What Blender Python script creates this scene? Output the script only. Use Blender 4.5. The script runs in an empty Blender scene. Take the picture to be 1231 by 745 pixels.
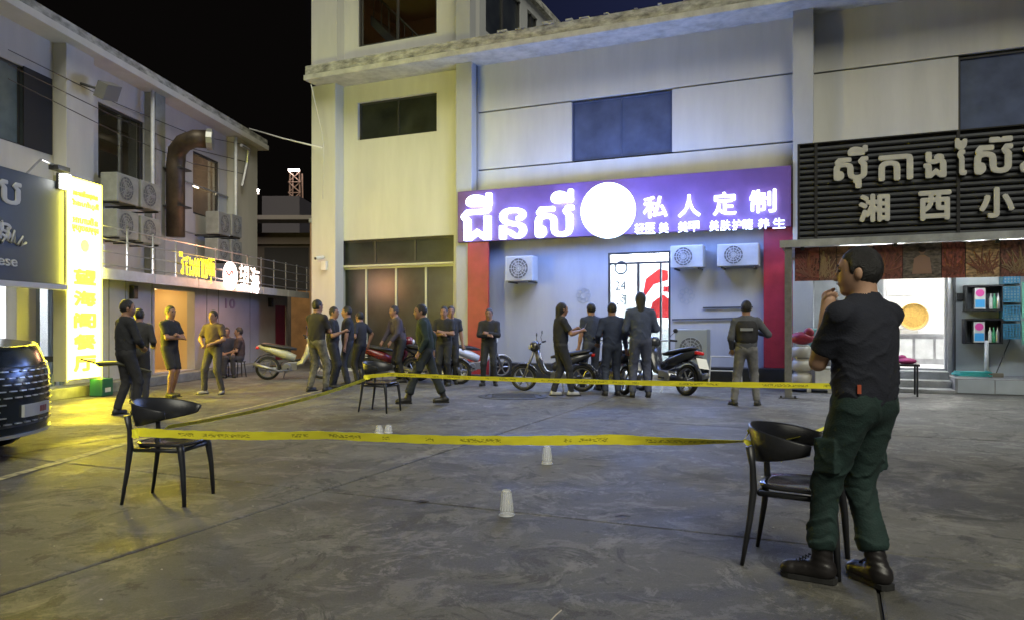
import bpy, math, random
import numpy as np
from mathutils import Vector, Matrix
random.seed(7)
PI = math.pi
S = bpy.context.scene
COL = S.collection
CU, CV, FP, CH = 615.5, 390.0, 895.0, 1.33      # principal column, horizon row, focal length (px), camera height (m)

# ------------------------------------------------------------------ camera
cam = bpy.data.cameras.new('camera')
camo = bpy.data.objects.new('camera', cam); COL.objects.link(camo)
cam.sensor_width = 36; cam.lens = 36 * FP / 1231
cam.shift_y = 17.5 / 1231
cam.clip_start = .05; cam.clip_end = 900
camo.location = (0, 0, CH); camo.rotation_euler = (PI / 2, 0, 0)
S.camera = camo
# ------------------------------------------------------------------ night sky
world = bpy.data.worlds.new('World'); S.world = world; world.use_nodes = True
wn = world.node_tree; bg = wn.nodes['Background']
tc = wn.nodes.new('ShaderNodeTexCoord'); sx = wn.nodes.new('ShaderNodeSeparateXYZ')
mr = wn.nodes.new('ShaderNodeMapRange'); cr = wn.nodes.new('ShaderNodeMix'); cr.data_type = 'RGBA'
wn.links.new(tc.outputs['Generated'], sx.inputs[0]); wn.links.new(sx.outputs['X'], mr.inputs[0])
mr.inputs[1].default_value = -.25; mr.inputs[2].default_value = .25
wn.links.new(mr.outputs[0], cr.inputs['Factor'])
cr.inputs['A'].default_value = (.0012, .0010, .0009, 1); cr.inputs['B'].default_value = (.006, .008, .024, 1)
wn.links.new(cr.outputs['Result'], bg.inputs[0]); bg.inputs[1].default_value = 1.0
# ------------------------------------------------------------------ soft light of the night (behind and above the camera)
sun = bpy.data.lights.new('sun', 'SUN'); suno = bpy.data.objects.new('sun', sun); COL.objects.link(suno)
sun.energy = 1.35; sun.angle = math.radians(40); sun.color = (1.0, .97, .80)
suno.rotation_euler = (math.radians(42), 0, math.radians(14))
S.view_settings.view_transform = 'Standard'; S.view_settings.look = 'None'
S.view_settings.exposure = 1.05; S.view_settings.gamma = 1
S.cycles.max_bounces = 5; S.cycles.volume_bounces = 0; S.cycles.use_denoising = True
S.cycles.volume_step_rate = 4

# ================================================================== materials
MATS = {}
def mat(name, col, rough=.6, var=.0, scale=6, bump=0, bscale=30, metal=0, emit=None, es=0, col2=None, stretch=None, spec=None, alpha=None):
    if name in MATS: return MATS[name]
    m = bpy.data.materials.new(name); m.use_nodes = True; nt = m.node_tree; b = nt.nodes['Principled BSDF']
    b.inputs['Roughness'].default_value = rough; b.inputs['Metallic'].default_value = metal
    b.inputs['Base Color'].default_value = (*col, 1)
    if spec is not None: b.inputs['Specular IOR Level'].default_value = spec
    if emit: b.inputs['Emission Color'].default_value = (*emit, 1); b.inputs['Emission Strength'].default_value = es
    t = nt.nodes.new('ShaderNodeTexCoord'); src = t.outputs['Object']
    if stretch:
        mp = nt.nodes.new('ShaderNodeMapping'); mp.inputs['Scale'].default_value = stretch
        nt.links.new(src, mp.inputs[0]); src = mp.outputs[0]
    if var or col2:
        n = nt.nodes.new('ShaderNodeTexNoise'); n.inputs['Scale'].default_value = scale; n.inputs['Detail'].default_value = 6
        n.inputs['Roughness'].default_value = .6
        nt.links.new(src, n.inputs[0])
        r = nt.nodes.new('ShaderNodeMapRange'); r.inputs[1].default_value = .32; r.inputs[2].default_value = .68
        nt.links.new(n.outputs[0], r.inputs[0])
        mx = nt.nodes.new('ShaderNodeMix'); mx.data_type = 'RGBA'
        c2 = col2 or tuple(max(0, c * (1 - var)) for c in col)
        mx.inputs['A'].default_value = (*c2, 1)
        mx.inputs['B'].default_value = (*(tuple(min(1, c * (1 + var * .5)) for c in col)), 1)
        nt.links.new(r.outputs[0], mx.inputs['Factor']); nt.links.new(mx.outputs['Result'], b.inputs['Base Color'])
    if bump:
        n2 = nt.nodes.new('ShaderNodeTexNoise'); n2.inputs['Scale'].default_value = bscale; n2.inputs['Detail'].default_value = 5
        nt.links.new(src, n2.inputs[0])
        bp = nt.nodes.new('ShaderNodeBump'); bp.inputs['Strength'].default_value = bump; bp.inputs['Distance'].default_value = .02
        nt.links.new(n2.outputs[0], bp.inputs['Height']); nt.links.new(bp.outputs[0], b.inputs['Normal'])
    MATS[name] = m; return m

def glassmat(name, tint=(.8, .9, .9), k=.8):
    if name in MATS: return MATS[name]
    m = bpy.data.materials.new(name); m.use_nodes = True; nt = m.node_tree; nt.nodes.clear()
    o = nt.nodes.new('ShaderNodeOutputMaterial'); t = nt.nodes.new('ShaderNodeBsdfTransparent'); g = nt.nodes.new('ShaderNodeBsdfGlossy')
    t.inputs[0].default_value = (*tint, 1); g.inputs['Roughness'].default_value = .05; g.inputs[0].default_value = (.8, .8, .8, 1)
    x = nt.nodes.new('ShaderNodeMixShader'); x.inputs[0].default_value = 1 - k
    nt.links.new(t.outputs[0], x.inputs[1]); nt.links.new(g.outputs[0], x.inputs[2]); nt.links.new(x.outputs[0], o.inputs[0])
    MATS[name] = m; return m

def ground_mat(name, base, dark, light):
    m = bpy.data.materials.new(name); m.use_nodes = True; nt = m.node_tree; b = nt.nodes['Principled BSDF']; L = nt.links
    g = nt.nodes.new('ShaderNodeNewGeometry'); oi = nt.nodes.new('ShaderNodeObjectInfo')
    def noise(scale, det, rough=.6, dist=0, st=None):
        n = nt.nodes.new('ShaderNodeTexNoise'); n.inputs['Scale'].default_value = scale; n.inputs['Detail'].default_value = det
        n.inputs['Roughness'].default_value = rough; n.inputs['Distortion'].default_value = dist
        if st:
            mp = nt.nodes.new('ShaderNodeMapping'); mp.inputs['Scale'].default_value = st
            L.new(g.outputs['Position'], mp.inputs[0]); L.new(mp.outputs[0], n.inputs[0])
        else: L.new(g.outputs['Position'], n.inputs[0])
        return n
    def rng(src, a, c, lo=0, hi=1):
        r = nt.nodes.new('ShaderNodeMapRange'); r.inputs[1].default_value = a; r.inputs[2].default_value = c
        r.inputs[3].default_value = lo; r.inputs[4].default_value = hi; L.new(src, r.inputs[0]); return r.outputs[0]
    def mix(f, a, c, mode='MIX'):
        x = nt.nodes.new('ShaderNodeMix'); x.data_type = 'RGBA'; x.blend_type = mode
        L.new(f, x.inputs['Factor'])
        for k, v in (('A', a), ('B', c)):
            if isinstance(v, tuple): x.inputs[k].default_value = (*v, 1)
            else: L.new(v, x.inputs[k])
        return x.outputs['Result']
    big = noise(.55, 9, .66, .9, (1, 1.2, 1)); mid = noise(2.6, 10, .78, .7); fine = noise(34, 8, .85); pale = noise(1.25, 11, .80, 1.8); grit = noise(150, 3, .7)
    c = mix(rng(big.outputs[0], .42, .58), dark, base)
    c = mix(rng(mid.outputs[0], .51, .57, 0, .72), c, light)
    c = mix(rng(pale.outputs[0], .555, .58, 0, .62), c, tuple(min(1, v * 1.3) for v in light))
    c = mix(rng(noise(1.9, 9, .78, 1.1).outputs[0], .53, .57, 0, .75), c, tuple(v * .62 for v in dark))
    c = mix(rng(fine.outputs[0], .53, .68, 0, .5), c, tuple(v * .5 for v in dark))
    c = mix(rng(grit.outputs[0], .55, .75, 0, .55), c, tuple(v * 1.5 for v in light))
    vn = nt.nodes.new('ShaderNodeTexVoronoi'); vn.feature = 'DISTANCE_TO_EDGE'; vn.inputs['Scale'].default_value = .33
    wp_ = nt.nodes.new('ShaderNodeMix'); wp_.data_type = 'RGBA'; wp_.blend_type = 'LINEAR_LIGHT'; wp_.inputs['Factor'].default_value = .35
    L.new(g.outputs['Position'], wp_.inputs['A']); L.new(noise(1.7, 8, .7).outputs['Color'], wp_.inputs['B']); L.new(wp_.outputs['Result'], vn.inputs['Vector'])
    c = mix(rng(vn.outputs['Distance'], .0, .005, .4, 0), c, tuple(v * .25 for v in dark))
    spt = nt.nodes.new('ShaderNodeTexVoronoi'); spt.inputs['Scale'].default_value = 2.3; L.new(g.outputs['Position'], spt.inputs['Vector'])
    c = mix(rng(spt.outputs['Distance'], .03, .07, .6, 0), c, tuple(v * .35 for v in dark))
    c = mix(rng(oi.outputs['Random'], 0, 1, 0, .18), c, dark)
    L.new(c, b.inputs['Base Color'])
    L.new(rng(big.outputs[0], .34, .66, .48, .85), b.inputs['Roughness'])
    bp = nt.nodes.new('ShaderNodeBump'); bp.inputs['Strength'].default_value = .6; bp.inputs['Distance'].default_value = .014
    ad = nt.nodes.new('ShaderNodeMath'); ad.operation = 'ADD'; L.new(fine.outputs[0], ad.inputs[0]); L.new(mid.outputs[0], ad.inputs[1])
    L.new(ad.outputs[0], bp.inputs['Height']); L.new(bp.outputs[0], b.inputs['Normal'])
    MATS[name] = m; return m

# ================================================================== mesh helpers
class MB:
    def __init__(s): s.v = []; s.f = []; s.sm = False
    def add(s, vs, fs):
        o = len(s.v); s.v += [tuple(v) for v in vs]; s.f += [tuple(i + o for i in f) for f in fs]; return s
    def box(s, x0, x1, y0, y1, z0, z1):
        if x0 > x1: x0, x1 = x1, x0
        if y0 > y1: y0, y1 = y1, y0
        if z0 > z1: z0, z1 = z1, z0
        return s.add([(x0, y0, z0), (x1, y0, z0), (x1, y1, z0), (x0, y1, z0), (x0, y0, z1), (x1, y0, z1), (x1, y1, z1), (x0, y1, z1)],
                     [(0, 3, 2, 1), (4, 5, 6, 7), (0, 1, 5, 4), (1, 2, 6, 5), (2, 3, 7, 6), (3, 0, 4, 7)])
    def obox(s, c, ax, hx, hy, hz):            # box about centre c with axes ax (3 vectors)
        c = Vector(c); X, Y, Z = [Vector(a).normalized() for a in ax]; vs = []
        for k in (-1, 1):
            for (i, j) in ((-1, -1), (1, -1), (1, 1), (-1, 1)): vs.append(c + X * hx * i + Y * hy * j + Z * hz * k)
        return s.add(vs, [(0, 3, 2, 1), (4, 5, 6, 7), (0, 1, 5, 4), (1, 2, 6, 5), (2, 3, 7, 6), (3, 0, 4, 7)])
    def path(s, pts, rs, n=8, cap=True, flat=None):
        pts = [Vector(p) for p in pts]
        if not isinstance(rs, (list, tuple)): rs = [rs] * len(pts)
        rings = []; up = None
        for i, p in enumerate(pts):
            d = (pts[min(i + 1, len(pts) - 1)] - pts[max(i - 1, 0)]).normalized()
            if up is None: up = Vector((0, 0, 1)) if abs(d.z) < .9 else Vector((1, 0, 0))
            a = d.cross(up)
            if a.length < 1e-4: a = d.cross(Vector((0, 1, 0)))
            a.normalize(); b = a.cross(d).normalized(); up = b
            r = rs[i]
            fa, fb = flat if flat else (1, 1)
            rings.append([p + a * math.cos(2 * PI * k / n) * r * fa + b * math.sin(2 * PI * k / n) * r * fb for k in range(n)])
        vs = [v for r in rings for v in r]; fs = []
        for i in range(len(rings) - 1):
            for k in range(n): fs.append((i * n + k, i * n + (k + 1) % n, (i + 1) * n + (k + 1) % n, (i + 1) * n + k))
        if cap: fs.append(tuple(range(n))[::-1]); fs.append(tuple((len(rings) - 1) * n + k for k in range(n)))
        return s.add(vs, fs)
    def tube(s, a, b, r, r2=None, n=8): return s.path([a, b], [r, r if r2 is None else r2], n)
    def lathe(s, prof, c=(0, 0, 0), axis='z', n=16):
        vs = []; c = Vector(c)
        for (r, h) in prof:
            for k in range(n):
                a = 2 * PI * k / n; x, y = r * math.cos(a), r * math.sin(a)
                vs.append(c + Vector({'z': (x, y, h), 'x': (h, x, y), 'y': (y, h, x)}[axis]))
        fs = []
        for i in range(len(prof) - 1):
            for k in range(n): fs.append((i * n + k, i * n + (k + 1) % n, (i + 1) * n + (k + 1) % n, (i + 1) * n + k))
        return s.add(vs, fs)
    def poly(s, pts, y0, y1):                  # outline in (x, z) given thickness along y
        n = len(pts); vs = [(p[0], y0, p[1]) for p in pts] + [(p[0], y1, p[1]) for p in pts]
        fs = [tuple(range(n)), tuple(range(2 * n - 1, n - 1, -1))] + [(i, i + n, (i + 1) % n + n, (i + 1) % n) for i in range(n)]
        return s.add(vs, fs)
    def ell(s, c, r, n=12, m=8):
        vs = []
        for i in range(m + 1):
            t = PI * i / m
            for k in range(n):
                a = 2 * PI * k / n; vs.append((c[0] + r[0] * math.sin(t) * math.cos(a), c[1] + r[1] * math.sin(t) * math.sin(a), c[2] + r[2] * math.cos(t)))
        fs = []
        for i in range(m):
            for k in range(n): fs.append((i * n + k, (i + 1) * n + k, (i + 1) * n + (k + 1) % n, i * n + (k + 1) % n))
        return s.add(vs, fs)

def link(name, me, m, parent):
    o = bpy.data.objects.new(name, me); COL.objects.link(o)
    if m is not None and len(me.materials) == 0: me.materials.append(m)
    if parent is not None: o.parent = parent
    return o
OFF = {}
def part(name, mb, m, parent=None, smooth=False, bevel=0, off=None, label=None, kind=None):
    ob = off if off is not None else OFF.get(parent.name if parent else '', (0, 0, 0))
    me = bpy.data.meshes.new(name)
    vs = [(v[0] - ob[0], v[1] - ob[1], v[2] - ob[2]) for v in mb.v]
    me.from_pydata(vs, [], mb.f); me.validate()
    import bmesh
    bm = bmesh.new(); bm.from_mesh(me); bmesh.ops.recalc_face_normals(bm, faces=bm.faces); bm.to_mesh(me); bm.free()
    if smooth: me.polygons.foreach_set('use_smooth', [True] * len(me.polygons))
    o = link(name, me, m, parent); OFF[o.name] = ob
    if bevel:
        b = o.modifiers.new('bevel', 'BEVEL'); b.width = bevel; b.segments = 2; b.limit_method = 'ANGLE'
    if label: o['label'] = label
    if kind: o['kind'] = kind
    return o
def tag(o, label=None, cat=None, group=None, kind=None):
    if label: o['label'] = label
    if cat: o['category'] = cat
    if group: o['group'] = group
    if kind: o['kind'] = kind
    return o
def copy_tree(o, parent=None):
    c = o.copy(); COL.objects.link(c); OFF[c.name] = OFF.get(o.name, (0, 0, 0))
    if parent is not None: c.parent = parent
    for ch in [x for x in COL.objects if x.parent == o]: copy_tree(ch, c)
    return c

class Frame:
    def __init__(s, ox, oy, yaw):
        s.o = np.array([ox, oy]); s.yaw = yaw
        s.d = np.array([math.cos(yaw), math.sin(yaw)]); s.n = np.array([math.sin(yaw), -math.cos(yaw)])
    def uv(s, u, v, off=0.):
        p0 = s.o + s.n * off; r = np.array([(u - CU) / FP, 1.]); k = p0.dot(s.n) / r.dot(s.n)
        return float((r * k - p0).dot(s.d)), float(CH + k * (CV - v) / FP)
    def s_(s, u, off=0.): return s.uv(u, 390, off)[0]
    def root(s, name, x=0, off=0, z=0, **k):
        e = bpy.data.objects.new(name, None); COL.objects.link(e); e.empty_display_size = .2
        p = s.o + s.d * x + s.n * off
        e.location = (p[0], p[1], z); e.rotation_euler = (0, 0, s.yaw); OFF[e.name] = (x, -off, z)
        tag(e, **k); return e
def P(u, v, z=0):                              # point where the sight line of pixel (u, v) meets height z
    Y = (CH - z) * FP / (v - CV); return ((u - CU) / FP * Y, Y)
def PD(u, v, Y): return Vector(((u - CU) / FP * Y, Y, CH + (CV - v) / FP * Y))
WF = Frame(0, 0, 0)
MF = Frame(-.2318 * 21.57, 21.57, math.atan2(-.3995, .9167))
LF = Frame(-9.70, 14.1, math.atan2(.9966, .0827))

def glyph(txt, size=1.0):
    c = bpy.data.curves.new('g', 'FONT'); c.body = txt; c.size = size; c.fill_mode = 'FRONT'; c.resolution_u = 3
    o = bpy.data.objects.new('g', c); COL.objects.link(o)
    dg = bpy.context.evaluated_depsgraph_get(); me = bpy.data.meshes.new_from_object(o.evaluated_get(dg))
    vs = [tuple(v.co) for v in me.vertices]; fs = [tuple(p.vertices) for p in me.polygons]
    bpy.data.objects.remove(o); bpy.data.meshes.remove(me); return vs, fs
def text_mb(txt, x0, x1, z0, z1, y, depth, bold=0.0, mb=None):
    """characters fitted to a box of the wall plane (x right, z up), front face at y, body reaching back by depth"""
    vs, fs = glyph(txt); mb = mb or MB()
    if not vs: return mb
    ax = min(v[0] for v in vs); bx = max(v[0] for v in vs); az = min(v[1] for v in vs); bz = max(v[1] for v in vs)
    x0 += bold; x1 -= bold; z0 += bold; z1 -= bold
    kx = (x1 - x0) / max(1e-6, bx - ax); kz = (z1 - z0) / max(1e-6, bz - az)
    edges = {}
    for f in fs:
        for i in range(len(f)):
            e = (f[i], f[(i + 1) % len(f)]); edges[e] = edges.get(e, 0) + 1
    rim = [e for e in edges if (e[1], e[0]) not in edges]
    cs = [(0, 0)] if not bold else [(bold * math.cos(a), bold * math.sin(a)) for a in [PI / 4 + k * PI / 3 for k in range(6)]] + [(0, 0)]
    for q, (dx, dz) in enumerate(cs):
        F = [(x0 + (v[0] - ax) * kx + dx, y - .0006 * q, z0 + (v[1] - az) * kz + dz) for v in vs]
        if depth: 
            B = [(a, y + depth, c) for a, b, c in F]; n = len(F)
            mb.add(F + B, list(fs) + [(e[1], e[0], e[0] + n, e[1] + n) for e in rim])
        else: mb.add(F, fs)
    return mb

def wall_mb(x0, x1, z0, z1, y0, y1, holes=()):
    xs = sorted({x0, x1, *[h[i] for h in holes for i in (0, 1) if x0 < h[i] < x1]}); zs = sorted({z0, z1, *[h[i] for h in holes for i in (2, 3) if z0 < h[i] < z1]})
    mb = MB()
    for i in range(len(xs) - 1):
        run = None
        for j in range(len(zs) - 1):
            cx, cz = (xs[i] + xs[i + 1]) / 2, (zs[j] + zs[j + 1]) / 2
            solid = not any(h[0] < cx < h[1] and h[2] < cz < h[3] for h in holes)
            if solid: run = (run[0] if run else zs[j], zs[j + 1])
            if (not solid or j == len(zs) - 2) and run:
                mb.box(xs[i], xs[i + 1], y0, y1, run[0], run[1]); run = None
    return mb
def window(root, x0, x1, z0, z1, y, cols, mf, mp, fw=.05, rows=1, depth=.08, name='window', label=None):
    mb = MB(); mb.box(x0, x1, y, y + depth, z0, z0 + fw); mb.box(x0, x1, y, y + depth, z1 - fw, z1)
    mb.box(x0, x0 + fw, y, y + depth, z0 + fw, z1 - fw); mb.box(x1 - fw, x1, y, y + depth, z0 + fw, z1 - fw)
    cols = cols if isinstance(cols, list) else [x0 + (x1 - x0) * k / cols for k in range(1, cols)]
    for c in cols: mb.box(c - fw / 2, c + fw / 2, y + .004, y + depth - .004, z0 + fw, z1 - fw)
    f = part(name, mb, mf, root, label=label); xs = [x0 + fw] + cols + [x1 - fw]
    for a, b in zip(xs, xs[1:]):
        part('pane', MB().box(a + .01, b - .01, y + .03, y + .042, z0 + fw * .9, z1 - fw * .9), mp, f)
    return f

# ================================================================== GROUND
G = ground_mat('concrete', (.130, .126, .110), (.064, .061, .053), (.182, .177, .158))
GB = mat('joint dirt', (.02, .019, .017), .95, .4, 8)
g0 = bpy.data.objects.new('ground', None); COL.objects.link(g0); tag(g0, kind='structure')
part('ground_bed', MB().add([(-300, -60, -.02), (300, -60, -.02), (300, 500, -.02), (-300, 500, -.02)], [(0, 1, 2, 3)]), GB, g0)
# slabs laid square to the main building: joints run along its normal
dn = (-MF.n[0], -MF.n[1]); dd = (MF.d[0], MF.d[1])
jx, jy = P(0, 714); a1 = jx * dd[0] + jy * dd[1]                 # joint through this point
a2 = P(1057, 715)[0] * dd[0] + P(1057, 715)[1] * dd[1]
W4 = a2 - a1
b0 = P(1100, 524); b0 = b0[0] * dn[0] + b0[1] * dn[1]
LN = 5.2
for i in range(-5, 5):
    for j in range(-3, 4):
        A0 = a1 + i * W4; A1 = A0 + W4; B0 = b0 + j * LN; B1 = B0 + LN; g = .009
        A0 += g; A1 -= g; B0 += g * .5; B1 -= g * .5
        cs = [(A0, B0), (A1, B0), (A1, B1), (A0, B1)]
        w = [(a * dd[0] + b * dn[0], a * dd[1] + b * dn[1]) for a, b in cs]
        if max(p[1] for p in w) < -3 or min(p[1] for p in w) > 27: continue
        h = .0 + random.uniform(-.003, .0)
        sub = 1
        ins = .012
        w2 = [(a + (ins if k in (0, 3) else -ins), b + (ins if k < 2 else -ins)) for k, (a, b) in enumerate(cs)]
        w2 = [(a * dd[0] + b * dn[0], a * dd[1] + b * dn[1]) for a, b in w2]
        vs = [(x, y, h - .03) for x, y in w] + [(x, y, h - .006) for x, y in w] + [(x, y, h) for x, y in w2]
        fs = [(8, 9, 10, 11)] + [(k, (k + 1) % 4, (k + 1) % 4 + 4, k + 4) for k in range(4)] + [(k + 4, (k + 1) % 4 + 4, (k + 1) % 4 + 8, k + 8) for k in range(4)]
        part('concrete_slab', MB().add(vs, fs), G, g0)
part('ground_beyond', MB().add([(-300, 27, -.006), (300, 27, -.006), (300, 500, -.006), (-300, 500, -.006)], [(0, 1, 2, 3)]), G, g0)
# painted lines
PL = mat('worn road paint', (.42, .38, .20), .7, .75, 9, col2=(.12, .11, .09))
def strip(name, p, q, w, m, z=.004, label=None, cat=None):
    p, q = Vector((*p, 0)), Vector((*q, 0)); n = (q - p).normalized().cross(Vector((0, 0, 1))) * w / 2
    N = 14; vs = []; fs = []
    for i in range(N + 1):
        c = p.lerp(q, i / N); k = n * random.uniform(.75, 1.1); vs += [(*(c + k)[:2], z), (*(c - k)[:2], z)]
        if i: fs.append((2 * i - 2, 2 * i, 2 * i + 1, 2 * i - 1))
    o = part(name, MB().add(vs, fs), m); tag(o, kind='structure'); return o
strip('painted_line', P(-60, 592), P(175, 526), .11, PL)
strip('painted_line', P(62, 511), P(176, 510), .05, PL)
strip('painted_line', P(215, 510), P(440, 456), .06, PL, .004)
# manhole
MH = ground_mat('manhole iron', (.05, .05, .05), (.022, .022, .022), (.08, .08, .078))
mhx, mhy = P(617, 476); r0 = tag(part('manhole_cover', MB().lathe([(0, .012), (.50, .012), (.52, .004), (.52, -.004)], (mhx, mhy, 0), n=40), MH, smooth=False), 'round dark manhole cover set in the concrete yard', 'manhole cover')
mb = MB().lathe([(.53, -.003), (.53, .010), (.64, .010), (.65, .0)], (mhx, mhy, 0), n=40); part('rim', mb, MH, r0)
for k in range(6): part('rib', MB().box(mhx - .4, mhx + .4, mhy - .36 + k * .14, mhy - .32 + k * .14, .012, .018), MH, r0)

# ================================================================== MAIN BUILDING
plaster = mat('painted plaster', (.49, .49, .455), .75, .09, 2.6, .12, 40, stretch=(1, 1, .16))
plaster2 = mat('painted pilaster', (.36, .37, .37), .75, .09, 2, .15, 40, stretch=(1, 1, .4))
plasterb = mat('blue grey plaster', (.34, .36, .40), .75, .09, 2.6, .1, 40, stretch=(1, 1, .22))
cement = mat('weathered cement', (.34, .34, .31), .9, .7, 3.2, .4, 14, stretch=(1, 1, 2.2))
plinthm = mat('black plinth', (.02, .022, .026), .5, .5, 5)
alu = mat('dark window metal', (.035, .035, .035), .45)
alul = mat('pale window metal', (.42, .44, .36), .4, metal=.0)
dglass = mat('dark glass', (.026, .030, .026), .28, .5, 2, spec=.6)
bglass = mat('blue lit dark glass', (.075, .095, .16), .3, .3, 2, spec=.6)  # blue light of the shop sign is put into the glass colour
cglass = glassmat('clear glass', (.85, .88, .88), .82)
redm = mat('red cladding', (.30, .022, .045), .45, .25, 3)
white = mat('white painted metal', (.62, .63, .62), .4, .15, 5)
blk = mat('black plastic', (.014, .014, .016), .4)
blkb = mat('black backing', (.008, .008, .010), .7)
M0 = MF.root('commercial_building', 0, 0, 0, label='pale two storey commercial building with a flat concrete cornice and a taller left tower', cat='building')
s = MF.s_
CORN = 8.18
sL = s(385); sP1a, sP1b = s(548, .4), s(567, .4); sP2a, sP2b = s(953, .4), s(978, .4); sEnd = s(1231) + 6
# upper-left bay
def U(u0, v0, u1, v1, off=0):                  # opening from its left-top and right-bottom pixels, as s0, s1, z0, z1
    a, zt = MF.uv(u0, v0, off); b, zb = MF.uv(u1, v1, off); return (a, b, zb, zt)
hw = U(430, 124, 525, 158)
gl = (s(410), s(545.5), .02, MF.uv(480, 286)[1])
part('wall', wall_mb(sL, sP1b - .02, .0, CORN, 0, .22, [hw, gl]), plaster, M0)
window(M0, *hw, .10, [(hw[0] + hw[1]) / 2], alu, dglass, .05, label='high dark strip window above the storefront')
zm = MF.uv(409.6, 322)[1]
window(M0, gl[0], gl[1], zm + .05, gl[3], .08, [s(449), s(497)], alu, dglass, .06)
window(M0, gl[0], gl[1], .02, zm - .002, .08, [s(438), s(474), s(510)], alul, dglass, .06, name='storefront_window')
part('transom', MB().box(gl[0], gl[1], -.03, .14, zm, zm + .05), alul, M0)
part('downpipe', MB().tube((s(572, .1), -.09, .37), (s(572, .1), -.09, CORN - .02), .05, n=10), mat('downpipe', (.16, .17, .18), .5), M0, smooth=True)
# bay 2
z2a, z2b = MF.uv(600, 133)[1], MF.uv(600, 203)[1]
w2 = (s(687), s(808), z2b + .03, z2a - .03)
dr = (s(731), s(806), .0, MF.uv(768, 303)[1])
g_ = .02
part('wall_panel', wall_mb(sP1b, sP2b - .3, z2a + g_, CORN, 0, .20), plaster, M0)
part('wall_panel', wall_mb(sP1b, w2[0], z2b + g_, z2a - g_, 0, .20), plaster, M0)
part('wall_panel', wall_mb(w2[1], sP2b - .3, z2b + g_, z2a - g_, 0, .20), plaster, M0)
part('wall_panel', wall_mb(sP1b, sP2b - .3, 3.9, z2b - g_, 0, .20), plaster, M0)
part('lower_wall', wall_mb(sP1b, sP2b - .3, 0, 3.9, 0.003, .20, [dr]), plasterb, M0)
part('backing', wall_mb(sP1b, sEnd, 3.8, CORN, .21, .25, [w2]), alu, M0)
window(M0, *w2, .06, [w2[0] + (w2[1] - w2[0]) * .5], bglass, bglass, .03, label='wide dark window above the lit sign, its blue light put into the glass')
# bay 3
z3 = MF.uv(985, 88)[1]
w3 = (s(1152), sEnd - 1, MF.uv(1190, 155)[1] - .4, z3 - .03)
part('wall_panel', wall_mb(sP2b - .3 + .01, sEnd, z3 + g_, CORN + 1.1, 0, .20), plaster, M0)
part('wall_panel', wall_mb(sP2b - .3 + .01, w3[0], 3.9, z3 - g_, 0, .20), plaster, M0)
part('wall_panel', wall_mb(w3[0], sEnd, 3.9, w3[2], 0, .20), plaster, M0)
window(M0, *w3, .06, 3, alu, bglass, .04)
# shop opening bay 3
so = (s(1062), s(1136), .42, 2.75); tile = mat('pale wall tile', (.46, .50, .52), .25, .1, 3)
part('lower_wall', wall_mb(sP2b - .29, s(1146), 0, 3.9, 0.004, .20, [so]), mat('grey shop wall', (.40, .41, .42), .6, .15, 3), M0)
tb = part('lower_wall', wall_mb(s(1146) + .002, sEnd, 0, 3.9, 0.006, .20), tile, M0, label='grey tiled wall behind the water filters')
tx0, tz0 = s(1146), .3
for i in range(6):
    for j in range(5):
        x = tx0 + .03 + i * .62; part('tile', MB().box(x, x + .60, -.006, .006, tz0 + j * .46, tz0 + j * .46 + .445), tile, tb)
# pilasters
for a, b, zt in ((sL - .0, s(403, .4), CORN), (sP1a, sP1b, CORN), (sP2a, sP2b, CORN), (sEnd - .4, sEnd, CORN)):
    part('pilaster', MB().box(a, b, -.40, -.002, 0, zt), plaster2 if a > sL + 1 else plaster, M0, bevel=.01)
# tower over the left bay
TX = s(550, .4) + .35; TZ = 12.4
tw = U(432, -60, 526, 41); tw = (tw[0], tw[1], tw[2], 11.4)
part('tower_wall', wall_mb(sL, TX, CORN + .3, TZ, -.05, .2, [tw]), plaster, M0)
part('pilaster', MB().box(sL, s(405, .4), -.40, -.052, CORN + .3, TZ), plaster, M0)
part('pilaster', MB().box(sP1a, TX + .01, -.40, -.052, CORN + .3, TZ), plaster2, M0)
# tower side wall, openings along depth
def side(u, v):                                 # hit on the plane x = TX
    p0 = MF.o + MF.d * TX; r = np.array([(u - CU) / FP, 1.]); k = p0.dot(MF.d) / r.dot(MF.d); q = r * k - p0
    return -float(q.dot(MF.n)), CH + k * (CV - v) / FP
side_end = 12.0
mb = MB(); k0, k1 = side(584, 30)[0], side(626, 30)[0]; k2, k3 = side(634, 30)[0], side(646, 30)[0]; TZ2 = 11.45
hz = [(k0, k1, 9.35, 11.1), (k2, k3, 9.6, 11.1), (k3 + 1.2, k3 + 2.2, 9.3, 11.2)]
wm = wall_mb(.21, side_end, CORN + .3, TZ2, 0, .2, hz)
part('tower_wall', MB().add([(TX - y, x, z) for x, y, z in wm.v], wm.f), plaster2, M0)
for a, b, c, d in hz[:2]:
    f = part('window', MB().box(TX - .12, TX - .04, a, a + .06, c, d).box(TX - .12, TX - .04, b - .06, b, c, d).box(TX - .12, TX - .04, (a + b) / 2 - .03, (a + b) / 2 + .03, c, d), alu, M0)
    part('pane', MB().box(TX - .10, TX - .085, a, b, c, d), dglass, f)
part('tower_roof', MB().box(sL, TX + .15, .2, side_end, TZ2 + .002, TZ2 + .2), cement, M0)
part('tower_cornice', MB().box(sL - .5, TX + .3, -.8, .25, TZ, TZ + .25), cement, M0)
part('tower_wall', MB().box(sL, sL + .2, .21, side_end, 0, TZ2), plaster, M0)
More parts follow.
